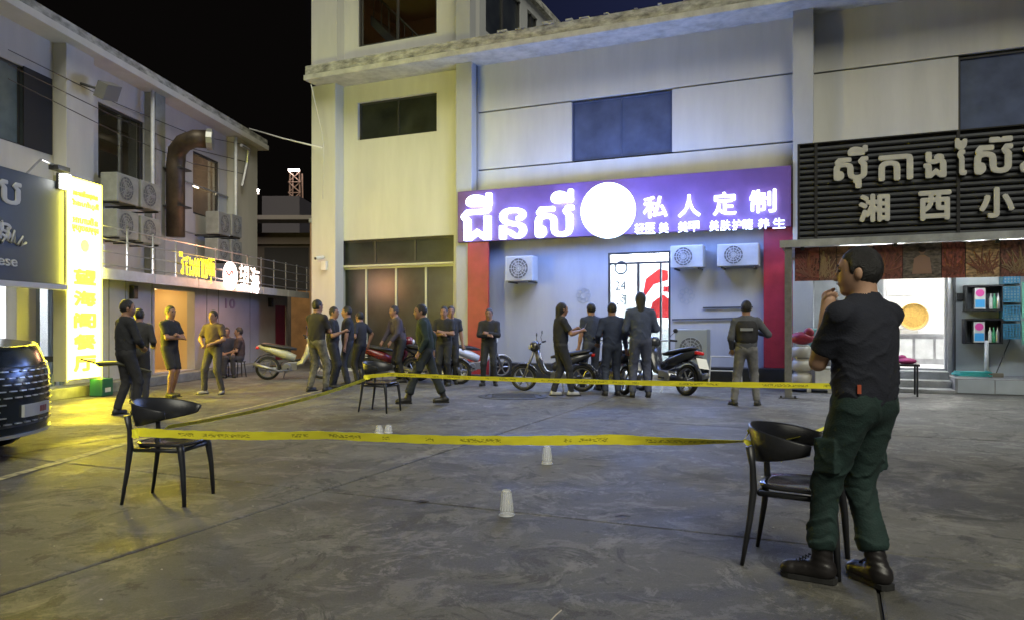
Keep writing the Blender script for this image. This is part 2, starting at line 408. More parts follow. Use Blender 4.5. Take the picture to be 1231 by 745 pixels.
# tower room behind the window with a stair
warm = mat('warm room wall', (.55, .42, .28), .8)
rm = MB(); ix0, ix1 = sL + .25, TX - .25
rm.box(ix0, ix1, 3.6, 3.7, CORN + .3, 11.6); rm.box(ix0, ix1, .25, 3.6, 11.41, 11.5); rm.box(ix0, ix1, .25, 3.6, CORN + .25, CORN + .3)
rm.box(ix0, ix0 + .05, .25, 3.6, CORN + .3, 11.4); rm.box(ix1 - .05, ix1, .25, 3.6, CORN + .3, 11.4)
part('tower_room', rm, warm, M0)
st = MB(); a, b = tw[0] - .3, tw[0] + (tw[1] - tw[0]) * .62
st.add([(a, 1.0, 10.6), (b, 1.0, CORN + .5), (b, 1.0, CORN + .2), (a, 1.0, 10.3), (a, 2.2, 10.6), (b, 2.2, CORN + .5), (b, 2.2, CORN + .2), (a, 2.2, 10.3)],
       [(0, 1, 2, 3), (4, 7, 6, 5), (0, 4, 5, 1), (3, 2, 6, 7), (0, 3, 7, 4), (1, 5, 6, 2)])
st.path([(a, .95, 11.35), (b, .95, CORN + 1.3)], .035, 6)
for k in range(7): x = a + (b - a) * (k + .5) / 7; z = 10.6 + (CORN + .5 - 10.6) * (k + .5) / 7; st.path([(x, .97, z), (x, .95, z + .78)], .015, 5)
part('stair', st, mat('stair concrete', (.12, .11, .10), .8), M0)
window(M0, *tw, -.01, [(tw[0] + tw[1]) / 2], alu, cglass, .05)
part('ceiling_lamp', MB().box(ix1 - 1.4, ix1 - 1.0, 1.2, 1.6, 11.3, 11.4), mat('warm lamp', (.8, .6, .4), .5, emit=(1, .55, .22), es=3.2), M0)
# cornice: soffit slab, weathered fascia, kerb on top
cs0 = s(365, .95) ; 
part('cornice', MB().box(cs0, sEnd, -.95, .2, CORN + .002, CORN + .14), mat('cornice paint', (.42, .42, .38), .8, .3, 3), M0)
part('cornice_fascia', MB().box(cs0 + .03, sEnd, -.93, .15, CORN + .143, CORN + .40), cement, M0, bevel=.015)
rf = MB(); rf.box(TX + .22, sEnd, .16, 14, CORN + .145, CORN + .30); part('roof', rf, cement, M0)
chip = MB()
for k in range(26):
    x = sP1b + .8 + k * .62 + random.uniform(-.2, .2); chip.box(x, x + random.uniform(.05, .35), -.95, -.6, CORN + .40, CORN + .40 + random.uniform(.02, .08))
part('cornice_debris', chip, cement, M0, kind='stuff')
# upstand behind: parapet that rises on the right
pv = MB(); pv.box(s(985), sEnd, -.90, -.6, CORN + .401, CORN + .52); part('parapet', pv, cement, M0)
# plinth
pz = .36
for a, b in ((sP1b + .55, dr[0] - .02), (dr[1] + .02, sP2a - .01)): part('plinth', MB().box(a, b, -.45, -.003, 0, pz), plinthm, M0, bevel=.01)
part('doorstep', MB().box(dr[0] - .02, dr[1] + .02, -.6, .2, 0, .17), cement, M0)
# red cladding strips
rs0, rs1 = s(563, .42), s(588, .42)
part('red_cladding', MB().box(rs0, rs1, -.46, -.405, 0.05, MF.uv(575, 291, .5)[1]), redm, M0, label='red vertical strip left of the lit shop')
ra, rb = s(918, .2), s(951, .2)
part('red_cladding', MB().box(ra, rb + .15, -.2, -.003, .37, 4.0), redm, M0, label='red vertical strip right of the lit shop')
# shop room behind the glass door
rmw = mat('white shop wall', (.75, .75, .76), .6, .08, 4)
rr = MB(); x0, x1 = dr[0] - .5, dr[1] + 1.2
rr.box(x0, x1, 3.2, 3.3, 0, 3.4); rr.box(x0 - .1, x0, .21, 3.3, 0, 3.4); rr.box(x1, x1 + .1, .21, 3.3, 0, 3.4); rr.box(x0, x1, .21, 3.2, 3.3, 3.4)
part('shop_room', rr, rmw, M0)
part('shop_floor', MB().box(x0, x1, .205, 3.2, .1, .17), mat('shop floor', (.5, .5, .5), .3), M0)
part('ceiling_light', MB().box(x0 + .2, x1 - .2, .9, 2.6, 3.22, 3.28), mat('shop lamp', (.9, .9, .9), .5, emit=(.86, .93, 1), es=18), M0)
# door leaves, open outward a bit on the right
zt = dr[3]
dz = MF.uv(768, 316)[1]
dfr = MB(); dfr.box(dr[0], dr[0] + .05, .0, .1, .17, zt); dfr.box(dr[1] - .05, dr[1], 0, .1, .17, zt); dfr.box(dr[0] + .05, dr[1] - .05, 0, .1, zt - .05, zt); dfr.box(dr[0] + .05, dr[1] - .05, .002, .098, dz - .03, dz + .02)
x2 = s(767); x3 = s(794); dfr.box(x2 - .03, x2 + .03, .004, .096, .17, dz - .03); dfr.box(x3 - .02, x3 + .02, .004, .096, .17, dz - .03)
d0 = part('entrance_door', dfr, alu, M0)
for a, b in ((dr[0] + .05, x2 - .03), (x2 + .03, x3 - .02), (x3 + .02, dr[1] - .05)): part('pane', MB().box(a, b, .045, .055, .17, dz - .03), cglass, d0)
redp = mat('red print', (.7, .03, .03), .5); gp = mat('dark print', (.03, .05, .06), .5)
pst = MB(); cx = s(746); cz = MF.uv(746, 322)[1]; pst.lathe([(.13, .04), (.17, .04), (.17, .048)], (cx, 0, cz), 'y', 20)
part('door_print', pst, gp, d0)
part('door_print', text_mb('24', s(739), s(752), MF.uv(740, 349)[1], MF.uv(740, 338)[1], .04, 0, .004), gp, d0)
part('door_print', text_mb('小时', s(739), s(753), MF.uv(740, 366)[1], MF.uv(740, 352)[1], .04, 0, .004), gp, d0)
# poster inside
ps = MB(); y = 1.2
ps.poly([(s(772, -y), 1.95), (s(776, -y), 2.5), (s(792, -y), 2.75), (s(803, -y), 2.7), (s(803, -y), 2.45), (s(786, -y), 2.35)], y, y + .02)
ps.poly([(s(780, -y), 1.5), (s(784, -y), 1.9), (s(797, -y), 2.1), (s(806, -y), 1.95), (s(809, -y), 1.5)], y, y + .02)
ps.box(s(797, -y), s(806, -y), y, y + .02, 2.15, 2.3)
tag(part('poster', ps, redp, M0), None)
part('display_cabinet', MB().box(s(752, -2.2), s(765, -2.2), 2.0, 2.6, .17, 2.1).box(s(780, -2.4), s(806, -2.4), 2.2, 2.7, .17, 1.25), mat('cabinet', (.35, .38, .36), .5), M0)

# --- lit shop sign
sg = MF.root('shop_sign', s(550, .3), .3, 3.3, label='long sign board with painted-in purple glare, glowing white lettering and disc over the glass door', cat='sign')
bo = .50
b0x, b1x = s(550, bo), s(951, bo); bz0, bz1 = MF.uv(550, 292, bo)[1], MF.uv(550, 231, bo)[1]
part('board', MB().box(b0x, b1x, -bo, -bo + .12, bz0, bz1), mat('sign board', (.11, .05, .15), .5, .2, 2), sg, bevel=.01)  # red board, the blue glare on it put into the purple colour
part('bracket', MB().box(b0x + .3, b0x + .4, -bo + .121, -.003, bz0 + .2, bz1 - .2).box(b1x - .8, b1x - .7, -bo + .121, -.003, bz0 + .2, bz1 - .2), alu, sg)
lit = mat('blue white led', (.9, .9, .9), .5, emit=(.42, .58, 1), es=3.6)
lit2 = mat('blue white led small', (.9, .9, .9), .5, emit=(.5, .64, 1), es=2.2)
lo = bo + .10
def fit(fr, txt, u0, v0, u1, v1, off, root, m, depth=.06, bold=0., name='letter', under=None):
    a, zt_ = fr.uv(u0, (v0), off); b, _ = fr.uv(u1, v0, off); um = (u0 + u1) / 2
    zb, zt2 = fr.uv(um, v1, off)[1], fr.uv(um, v0, off)[1]
    return part(name, text_mb(txt, a, b, zb, zt2, -off, depth, bold), m, root)
fit(MF, 'ជី', 554, 233, 590, 289, lo, sg, lit, .08, .016)
fit(MF, 'ន', 600, 250, 632, 287, lo, sg, lit, .08, .016)
fit(MF, 'សី', 643, 229, 689, 285, lo, sg, lit, .08, .016)
for c, u0, v0, u1, v1 in (('私', 773, 236, 802, 262), ('人', 815, 234, 842, 261), ('定', 857, 231, 885, 259), ('制', 901, 228, 933, 256)):
    fit(MF, c, u0, v0, u1, v1, lo, sg, lit2, .03, .010)
for c, u0, u1 in (('轻', 763, 775), ('医', 776, 787.5), ('美', 792, 803.5), ('美', 815, 827), ('甲', 828, 840.5), ('美', 853, 864), ('肤', 866, 878), ('护', 880, 891.5), ('睫', 893, 905), ('养', 911, 925), ('生', 929, 944)):
    um = (u0 + u1) / 2; k = (um - 763) / 181; fit(MF, c, u0, 269 - 7 * k, u1, 282 - 7.5 * k, lo, sg, lit2, .015, .002)
dcx, dcz = MF.uv(730, 253, lo + .04); rd = (MF.uv(730, 221, lo)[1] - MF.uv(730, 285, lo)[1]) / 2
part('disc', MB().lathe([(0, -lo - .08), (rd, -lo - .08), (rd + .02, -lo - .06), (rd + .02, -lo + .1), (0, -lo + .1)], (dcx, 0, dcz), 'y', 48), lit, sg)

for k, u in enumerate((585, 665, 735, 810, 890)):                   # added lamps before the board imitate the blue glare round the lettering
    a, z_ = MF.uv(u, 250, 1.5); pl = bpy.data.lights.new('sign_fill', 'POINT'); po_ = bpy.data.objects.new('sign_fill', pl); COL.objects.link(po_); po_.parent = sg
    pl.energy = (55, 80, 125, 75, 42)[k]; pl.color = (.22, .37, 1.0); pl.shadow_soft_size = .35; po_.location = (a - OFF[sg.name][0], -1.5 - OFF[sg.name][1], z_ - OFF[sg.name][2])

# --- faded round emblems on the wall beside the door
em = mat('faded emblem', (.30, .33, .38), .6)
for (u, v, L) in ((825, 356, 'faded ring emblem of petals painted on the wall right of the door'), (701, 355, 'faded ring emblem of petals painted on the wall left of the door')):
    cx, cz = MF.uv(u, v, .01); mb = MB()
    for k in range(8):
        a = k * PI / 4; mb.lathe([(.045, -.008), (.07, -.008), (.07, 0)], (cx + .13 * math.cos(a), 0, cz + .13 * math.sin(a)), 'y', 10)
    wr = MF.root('wall_emblem', cx, .01, cz, label=L, cat='emblem'); part('petals', mb, em, wr)

# --- air conditioner boxes on wall
acm = mat('ac casing', (.36, .39, .42), .45, .12, 4)
def condenser(fr, u0, v0, u1, v1, off, depth, label, group, m=acm, cat='air conditioner', z=None, fan=True):
    a, zt = fr.uv(u0, v0, off); b, _ = fr.uv(u1, v0, off); zb = fr.uv((u0 + u1) / 2, v1, off)[1]; zt = fr.uv((u0 + u1) / 2, v0, off)[1]
    if z is not None: zt = z + (zt - zb); zb = z
    r = fr.root('air_conditioner', (a + b) / 2, off, zb, label=label, cat=cat, group=group)
    part('casing', MB().box(a, b, -off, -off + depth, zb, zt), m, r, bevel=.02)
    h = (zt - zb); cx = a + (b - a) * (.5 if h > (b - a) * .8 else .40); cz = (zb + zt) / 2; rr_ = min(h * .42, (b - a) * .36)
    part('fan_recess', MB().lathe([(0, -off - .004), (rr_, -off - .004), (rr_, -off + .03)], (cx, 0, cz), 'y', 24), mat('fan recess', (.10, .105, .11), .7), r)
    gr = MB()
    for k in range(4): q = rr_ * (k + 1) / 4; gr.lathe([(q - .008, -off - .012), (q, -off - .016), (q + .008, -off - .012)], (cx, 0, cz), 'y', 24)
    for k in range(6): aa = k * PI / 6; c, s_ = math.cos(aa) * rr_, math.sin(aa) * rr_; gr.tube((cx - c, -off - .014, cz - s_), (cx + c, -off - .014, cz + s_), .006, n=4)
    part('fan_grille', gr, m, r)
    fb = MB()
    for k in range(3):
        aa = k * 2 * PI / 3; fb.obox((cx + math.cos(aa) * rr_ * .45, -off - .006, cz + math.sin(aa) * rr_ * .45), ((math.cos(aa), 0, math.sin(aa)), (0, 1, 0), (-math.sin(aa), 0, math.cos(aa))), rr_ * .38, .003, rr_ * .16)
    part('fan_blades', fb, mat('fan blade', (.2, .2, .22), .5), r)
    br = MB(); br.box(a + .08, a + .12, -off + .02, -.0, zb - .04, zb - .005); br.box(b - .12, b - .08, -off + .02, 0, zb - .04, zb - .005)
    if off > .5: [part('bracket', q_, alu, r) for q_ in (MB().box(a + .08, a + .12, -off + .02, -.0, zb - .04, zb - .005), MB().box(b - .12, b - .08, -off + .02, 0, zb - .04, zb - .005))]
    return r
condenser(MF, 607, 308, 640, 338, .55, .4, 'white air conditioner box on the wall left of the glass door', 'air conditioners on the main building')
condenser(MF, 806, 295, 845, 322, .55, .4, 'white air conditioner box on the wall just right of the glass door', 'air conditioners on the main building')
condenser(MF, 862, 293, 912, 320, .55, .4, 'wide air conditioner box on the wall left of the red strip', 'air conditioners on the main building')
condenser(MF, 811, 398, 850, 445, 1.0, .5, 'squat grey machine with a big round fan standing by the wall behind the scooter', 'air conditioners on the main building', m=mat('machine casing', (.24, .27, .28), .5), z=.36)
# low white rail and pipes on the wall
rp = MF.root('wall_pipe', s(855), .05, 1.3, label='two thin dark pipes running along the wall right of the door', cat='pipe')
for i, (ua, va, ub, vb) in enumerate(((845, 370, 905, 369), (808, 384, 900, 382))):
    a, za = MF.uv(ua, va, .04); b, zb = MF.uv(ub, vb, .04); part('pipe', MB().tube((a, -.04, za), (b, -.04, zb), .018), alu, rp)
lr = MF.root('low_rail', s(880), .7, .36, label='low white metal rail standing on the black plinth right of the machine', cat='rail')
a, b = s(852, .6), s(892, .6); mb = MB().path([(a, -.6, .0), (a + .05, -.6, .62), (b - .05, -.6, .62), (b, -.6, .0)], .02).tube((a + .03, -.6, .3), (b - .03, -.6, .3), .015)
part('rail', mb, white, lr)

# ================================================================== SHOP ON THE RIGHT
CO = 3.4                                         # canopy depth
ca, cb = s(948, CO), s(1231, CO) + 5
cz0 = MF.uv(948, 338, CO)[1]; cz1 = MF.uv(948, 297, CO)[1]; cz2 = MF.uv(960, 291, CO - .15)[1]
cn = MF.root('shop_canopy', ca, CO, 2.7, label='flat metal canopy over the food shop on the right', cat='canopy')
galv = mat('galvanised sheet', (.36, .38, .40), .4, .3, 4, metal=.3)
part('roof_sheet', MB().box(ca - .15, cb, -CO, -.01, cz1 + .03, cz1 + .07), galv, cn)
part('fascia', MB().box(ca - .15, cb, -CO - .03, -CO - .003, cz1 - .01, cz1 + .12), galv, cn)
for k in range(6): x = ca + .2 + k * 1.5; part('rafter', MB().box(x, x + .06, -CO + .06, -.02, cz1 - .06, cz1 + .028), alu, cn)
px = s(947.5, CO)
po = MF.root('canopy_post', px, CO, 0, label='grey square steel post holding the corner of the food shop canopy', cat='post')
part('shaft', MB().box(px - .06, px + .06, -CO + .0, -CO + .12, .012, cz1 - .012), mat('post paint', (.13, .13, .13), .5, .3, 9), po)
part('base_plate', MB().box(px - .16, px + .16, -CO - .08, -CO + .2, 0, .012), alu, po)
for k in (-1, 1): part('bolt', MB().lathe([(0, .05), (.02, .05), (.02, .012)], (px + k * .12, -CO - .04, 0), n=6), alu, po)
# photo banner
bn = MF.root('food_banner', s(965, CO), CO, 2.2, label='long brown banner with pictures of skewered food hanging under the canopy', cat='banner')
part('light_stop_backing', MB().box(s(955, CO), s(1300, CO), -CO + .137, -CO + .145, cz0, cz1 - .014), blkb, bn); bx0 = s(955, CO); bz0_, bz1_ = cz0, cz1 - .012  # added backing, stops lamp light showing through gaps between the pictures
bwm = mat('banner print', (.085, .05, .038), .5, .6, 5, col2=(.025, .018, .015))
cols_b = [(.12, .035, .028), (.09, .045, .032), (.13, .07, .04), (.09, .03, .024), (.07, .058, .05), (.13, .035, .025), (.20, .13, .07), (.10, .04, .03)]
us = [955, 985, 1006, 1050, 1086, 1133, 1162, 1204, 1250, 1300]
for k in range(len(us) - 1):
    m = mat('banner picture %d' % k, tuple(min(1, c * 1.6) for c in cols_b[k % 8]), .5, .8, 11 + k, col2=tuple(c * .2 for c in cols_b[k % 8]), stretch=(1.5, 1, .8) if k % 2 else (.7, 1, 1.6))
    a, b = s(us[k], CO), s(us[k + 1], CO); pan = part('picture', MB().box(a + .006, b - .006, -CO + .125, -CO + .135, bz0_, bz1_), m, bn)
    sk = MB(); rg = random.Random(k)
    if k != 4:
        mx_, mz = a + (b - a) * rg.uniform(.35, .65), bz0_ + .06
        for q in range(26):
            an = rg.uniform(.25, PI - .25); L = rg.uniform(.2, .48); ex, ez = mx_ + math.cos(an) * L * .8, mz + math.sin(an) * L
            ex = min(max(ex, a + .02), b - .02); ez = min(ez, bz1_ - .02); sk.tube((mx_ + rg.uniform(-.12, .12), -CO + .122, mz + rg.uniform(-.02, .08)), (ex, -CO + .122, ez), .005, .009, n=4)
        part('printed_skewers', sk, mat('skewer print %d' % (k % 3), [(.17, .07, .05), (.22, .16, .10), (.15, .05, .035)][k % 3], .5), pan)
    else:
        cx = (a + b) / 2; figm = mat('figure print', (.20, .12, .09), .5)
        fg = MB().lathe([(0, 0), (.05, 0)], (cx, -CO + .120, bz1_ - .14), 'y', 12); fg.poly([(cx - .15, bz0_ + .08), (cx - .12, bz1_ - .26), (cx - .03, bz1_ - .2), (cx + .03, bz1_ - .2), (cx + .12, bz1_ - .26), (cx + .15, bz0_ + .08)], -CO + .118, -CO + .122)
        part('printed_figure', fg, figm, pan)
        part('printed_hair', MB().ell((cx, -CO + .118, bz1_ - .11), (.058, .004, .045)), mat('hair print', (.03, .02, .018), .6), pan)
# corrugated sign
SO = CO - .15
cg = MF.root('slatted_sign', s(960, SO), SO, cz2, label='big black slatted sign with grey Khmer and Chinese lettering above the canopy', cat='sign')
sx0, sx1 = s(960, SO), cb; sz0, sz1 = cz1 + .075, MF.uv(960, 175, SO)[1]
blks = mat('black slat paint', (.05, .054, .064), .42, .25, 6)
part('backing', MB().box(sx0, sx1, -SO + .05, -SO + .07, sz0, sz1), blkb, cg)
NS = 17
for k in range(NS):
    zz = sz0 + .03 + (sz1 - sz0 - .06) * k / NS; hh = (sz1 - sz0 - .06) / NS
    mb = MB(); y = -SO
    prof = [(y + .048, zz + .004), (y + .012, zz + hh * .10), (y, zz + hh * .3), (y + .002, zz + hh * .55), (y + .02, zz + hh * .72), (y + .048, zz + hh * .78)]
    vs = [(x, p[0], p[1]) for x in (sx0 + .02, sx1) for p in prof]; n = len(prof)
    mb.add(vs, [(i, i + 1, i + 1 + n, i + n) for i in range(n - 1)] + [tuple(range(n)), tuple(range(2 * n - 1, n - 1, -1))]); part('slat', mb, blks, cg)
part('frame', MB().box(sx0 - .02, sx0 + .02, -SO - .01, -SO + .07, sz0, sz1 + .02).box(sx0 + .02, sx1, -SO - .01, -SO + .07, sz1, sz1 + .02), blkb, cg)
for u in (981, 1152): x = s(u, SO); part('upright', MB().box(x - .025, x + .025, -SO - .012, -SO - .002, sz0, sz1), blkb, cg)
gl_ = mat('grey lettering', (.46, .46, .44), .5, .1, 6); LO = SO + .06
for c, u0, v0, u1, v1 in (('សុី', 1002, 176, 1044, 227), ('កា', 1056, 186, 1098, 217), ('ង', 1110, 182, 1138, 214), ('ែ់', 1148, 166, 1163, 211), ('ស៊', 1171, 165, 1218, 209), ('រ', 1226, 172, 1246, 208),
                           ('湘', 1032, 233, 1070, 267), ('西', 1104, 229, 1144, 265), ('小', 1177, 225, 1220, 262), ('吃', 1252, 222, 1292, 260)):
    fit(MF, c, u0, v0, u1, v1, LO, cg, gl_, .055, .022 if c > '\u3000' else .020)

# interior of food shop
r2 = MB(); x0, x1 = so[0] - .8, so[1] + 1.5
r2.box(x0, x1, 2.9, 3.0, .4, 3.2); r2.box(x0 - .1, x0, .21, 3.0, .4, 3.2); r2.box(x1, x1 + .1, .21, 3.0, .4, 3.2); r2.box(x0, x1, .21, 2.9, 3.15, 3.2); r2.box(x0, x1, .205, 2.9, .36, .42)
part('kitchen_room', r2, rmw, M0)
part('kitchen_lamp', MB().box(x0 + .4, x1 - .6, 1.2, 1.5, 3.08, 3.12), mat('kitchen lamp', (.9, .9, .9), .5, emit=(1, .98, .93), es=22), M0)
steel = mat('steel', (.45, .45, .46), .3, .2, 5, metal=.6)
kd = MF.root('kitchen_door', s(1095, -2.5), -2.5, .42, label='grey double cupboard door at the back of the bright kitchen', cat='door')
a, b = s(1066, -2.4), s(1104, -2.4)
for k, (p, q) in enumerate(((.42, 1.2), (1.22, 2.0), (2.02, 2.8))): part('door_panel', MB().box(a, b, 2.4, 2.5, p + .42 * 0, q), mat('pale grey door', (.5, .49, .46), .5), kd, bevel=.015)
fz = MF.root('steel_counter', s(1120, -1), -1.2, .42, label='steel counter inside the bright kitchen doorway', cat='counter')
a, b = s(1070, -1.8), s(1140, -1.8); 
part('top', MB().box(a, b, 1.75, 2.3, 1.08, 1.12), steel, fz); part('cabinet', MB().box(a + .05, b, 1.78, 2.28, .42, 1.078), steel, fz)
for k in range(3): part('drawer', MB().box(a + .1 + k * .42, a + .46 + k * .42, 1.765, 1.778, .55, 1.0), white, fz)
tr = MF.root('round_tray', s(1098, -.9), -.9, 1.3, label='round yellow woven tray standing upright on the kitchen counter', cat='tray')
tx, tz = MF.uv(1098, 380, -1.85); rt = .30
part('disc', MB().lathe([(0, 1.82), (rt * .85, 1.82), (rt, 1.79), (rt, 1.83), (0, 1.85)], (tx, 0, tz), 'y', 30), mat('yellow weave', (.55, .33, .07), .7, .3, 30), tr)
part('rim', MB().lathe([(rt, 1.78), (rt + .025, 1.80), (rt, 1.84), (rt - .02, 1.8)], (tx, 0, tz), 'y', 30), mat('pale cane', (.6, .5, .3), .6), tr)
# door jambs / poles of the shop front
for u, w_, L in ((1141, .05, 'bright steel jamb at the right of the kitchen doorway'), (1148, .03, 'thin dark pipe beside the steel jamb of the kitchen doorway')):
    x = s(u, .1); o = MF.root('jamb', x, .1, .3, label=L, cat='jamb'); part('bar', MB().box(x - w_ / 2, x + w_ / 2, -.12, -.05, .3, 2.9), steel if w_ > .04 else alu, o)
# platform and steps
pf = MF.root('shop_platform', s(1160), 1.2, 0, label='tiled concrete platform in front of the food shop', cat='platform')
pm = mat('platform cement', (.30, .30, .29), .7, .3, 5, .2, 20); a, b = s(1143, .6), cb
part('deck', MB().box(a, b, -1.15, -.008, 0, .30), pm, pf, bevel=.01)
for k in range(5): x = a + .05 + k * .62; part('face_tile', MB().box(x, x + .6, -1.162, -1.151, .02, .28), tile, pf)
sp = MF.root('shop_steps', s(1110), .8, 0, label='two worn concrete steps below the kitchen doorway', cat='steps')
a, b = s(1030), s(1143, .6) - .01
part('step', MB().box(a, b, -.45, -.008, 0, .38), pm, sp, bevel=.012); part('step', MB().box(a, b, -.85, -.452, 0, .22), pm, sp, bevel=.012); part('step', MB().box(a - .4, b, -1.3, -.852, 0, .08), pm, sp, bevel=.012)
q = P(1139, 471); mt = part('door_mat', MB().obox((q[0], q[1], .012), ((MF.d[0], MF.d[1], 0), (-MF.n[0], -MF.n[1], 0), (0, 0, 1)), .38, .22, .012), mat('dark mat', (.04, .04, .04), .95, .5, 30, .5, 90), bevel=.006)
tag(mt, 'dark rectangular mat on the ground below the shop steps', 'mat')
# water filters
bl = mat('bright blue', (.05, .35, .75), .5); mg = mat('magenta print', (.7, .06, .35), .5)
for i, (u0, v0, u1, v1) in enumerate(((1161, 343, 1207, 373), (1160, 383, 1206, 413))):
    of = .42; a, zt_ = MF.uv(u0, v0, of); b = s(u1, of); zb_ = MF.uv(u0, v1, of)[1]; zb_ = MF.uv((u0 + u1) / 2, v1, of)[1]
    r = MF.root('water_filter', a, of, zb_, label='black wall shelf with %s white, magenta and blue bottle box' % ('the upper' if i == 0 else 'the lower'), cat='shelf', group='black shelves on the tiled wall')
    fr_ = MB(); t = .03; fr_.box(a, b, -of, -.008, zb_, zb_ + t); fr_.box(a, b, -of, -.008, zt_ - t, zt_); fr_.box(a, a + t, -of, -.008, zb_ + t, zt_ - t); fr_.box(b - t, b, -of, -.008, zb_ + t, zt_ - t)
    part('shelf_frame', fr_, blk, r)
    part('back', MB().box(a + t, b - t, -.05, -.01, zb_ + t, zt_ - t), mat('dark shelf', (.05, .06, .07), .6), r)
    c0, c1 = s(u0 + 11, of), s(u0 + 24, of); zz = zb_ + t; zh = zt_ - t - .03 - zz
    j = part('carton', MB().box(c0, c1, -of + .03, -.1, zz, zz + zh), white, r)
    part('carton_print', MB().box(c0 + .01, c1 - .01, -of + .024, -of + .029, zz + .03, zz + zh * .45), bl, j); part('carton_print', MB().lathe([(0, -of + .026), (.075, -of + .026)], ((c0 + c1) / 2, 0, zz + zh * .76), 'y', 14), mg, j)
    for k in range(3):
        xx = s(u0 + 31 + k * 4.5, of); part('bottle', MB().lathe([(.03, 0), (.032, .02), (.032, .2), (.012, .26), (.012, .3)], (xx, -of + .08, zz), n=10), [white, mat('green plastic', (.05, .3, .15), .4), steel][k], r, smooth=True)
# pipe / hose / buckets
hs = MF.root('garden_hose', s(1168, .9), .9, .3, label='coiled turquoise hose lying on the platform', cat='hose')
tq = mat('turquoise hose', (.04, .42, .40), .4); hx = s(1168, .75); mb = MB()
pts = [(hx + math.cos(t * .5) * (.30 + .05 * math.sin(t * 1.7)), -.75 + math.sin(t * .5) * .16, .318 + .010 * t * .2 + .006 * math.sin(t)) for t in range(0, 52)]
part('coil', mb.path(pts, .014, 6), tq, hs, smooth=True)
wp = MF.root('drain_pipe', s(1188, .5), .5, .3, label='white plastic pipe standing on the platform below the shelves', cat='pipe')
x = s(1186, .5); part('pipe', MB().tube((x, -.5, .302), (x, -.5, 1.02), .035, n=12), white, wp, smooth=True); part('coupling', MB().tube((x, -.5, .302), (x, -.5, .4), .045, n=12), white, wp)
bn_ = mat('blue mesh plastic', (.06, .25, .42), .5, .3, 30)
crn = MF.root('blue_crate_stack', s(1222, .7), .7, .3, label='tall stack of blue plastic mesh on the tiled wall, right of the shelves', cat='crates')
x0, x1 = s(1207, .45), s(1226, .45)
for k in range(4):
    z0 = 1.05 + k * .36; mb = MB()
    for q in range(6): mb.box(x0, x1, -.45, -.44, z0 + q * .055, z0 + q * .055 + .02)
    for q in range(6): xx = x0 + (x1 - x0) * q / 5; mb.box(xx - .01, xx + .01, -.44, -.425, z0, z0 + .30)
    mb.box(x0, x1, -.42, -.02, z0, z0 + .012).box(x0 - .012, x0, -.44, -.02, z0, z0 + .3); part('crate', mb, bn_, crn)
gs = MF.root('green_sheet', s(1229, .6), .6, .3, label='pale green plastic sheets leaning at the right edge by the blue crates', cat='sheet')
x = s(1228, .5)
for k, (p, q) in enumerate(((1.45, 2.15), (.95, 1.4))): part('sheet', MB().box(x, x + .5, -.55, -.53, p, q), mat('pale green', (.18, .5, .36), .4), gs)
bb = MF.root('broom', s(1205, .5), .5, .3, label='broom leaning on the tiled wall below the lower shelf', cat='broom')
x = s(1196, .4); part('handle', MB().tube((x, -.5, .36), (x + .32, -.06, 1.05), .012), alu, bb); part('bristles', MB().box(x - .12, x + .12, -.56, -.46, .302, .38), mat('bristle', (.2, .17, .12), .9), bb)
sw = MF.root('wall_socket_box', s(1155), .05, 1.9, label='small dark box on the tiled wall left of the upper shelf', cat='box'); a, z_ = MF.uv(1155, 357, .05)
part('box', MB().box(a - .07, a + .07, -.08, -.008, z_ - .08, z_ + .08), blk, sw, bevel=.01)
# things between the post and the man
jar = mat('white plastic jar', (.42, .40, .34), .35)
q0 = s(964, 1.7)
for k in range(3):
    r = MF.root('white_jar', q0, 1.7, .12 + k * .27, label='fat white plastic jar, %s of the stack beside the post' % ('bottom', 'middle', 'top')[k], cat='jar', group='white jars stacked beside the post')
    part('body', MB().lathe([(.12, 0), (.19, .03), (.20, .12), (.19, .21), (.14, .235)], (q0, -1.7, .12 + k * .27), n=18), jar, r, smooth=True)
    part('lid', MB().lathe([(.145, .236), (.145, .262), (0, .264)], (q0, -1.7, .12 + k * .27), n=18), jar, r)
pl = MF.root('pallet', q0, 1.7, 0, label='low grey block under the white jars', cat='pallet'); part('deck', MB().box(q0 - .3, q0 + .55, -2.0, -1.4, .08, .118), cement, pl)
for k in (0, 1, 2): part('runner', MB().box(q0 - .28 + k * .38, q0 - .2 + k * .38, -2.0, -1.4, 0, .079), cement, pl)
wb = MF.root('foam_box', q0 + .4, 1.7, .12, label='white box on the low block right of the jars', cat='box'); a = q0 + .25; part('body', MB().box(a, a + .32, -1.9, -1.5, .12, .45), white, wb, bevel=.02); part('lid', MB().box(a - .01, a + .33, -1.91, -1.49, .452, .5), white, wb, bevel=.015)
rd_ = MF.root('red_bag', q0 - .02, 1.6, .95, label='crumpled red plastic bag lying on top of the white jars', cat='bag')
part('bag', MB().ell((q0, -1.65, 1.06), (.24, .16, .13), 14, 8).ell((q0 + .13, -1.7, 1.17), (.1, .07, .10)), redm, rd_, smooth=True)
gb = MF.root('green_crate', s(980, 1.4), 1.3, .5, label='pale green crate behind the jars and the man', cat='crate'); a = s(973, 1.0); part('body', MB().box(a, a + .4, -1.2, -.8, .75, 1.25), mat('sea green', (.2, .42, .36), .5), gb, bevel=.02)
part('stand', MB().box(a, a + .4, -1.2, -.8, 0, .748), mat('grey stand', (.2, .2, .21), .6), gb)
ld = MF.root('ladder', s(960, .5), .5, 0, label='aluminium ladder leaning on the grey wall behind the post', cat='ladder'); a = s(958, .5)
for k in (0, .32): part('rail', MB().tube((a + k, -.7, 0), (a + k, -.06, 2.35), .025, n=6), steel, ld)
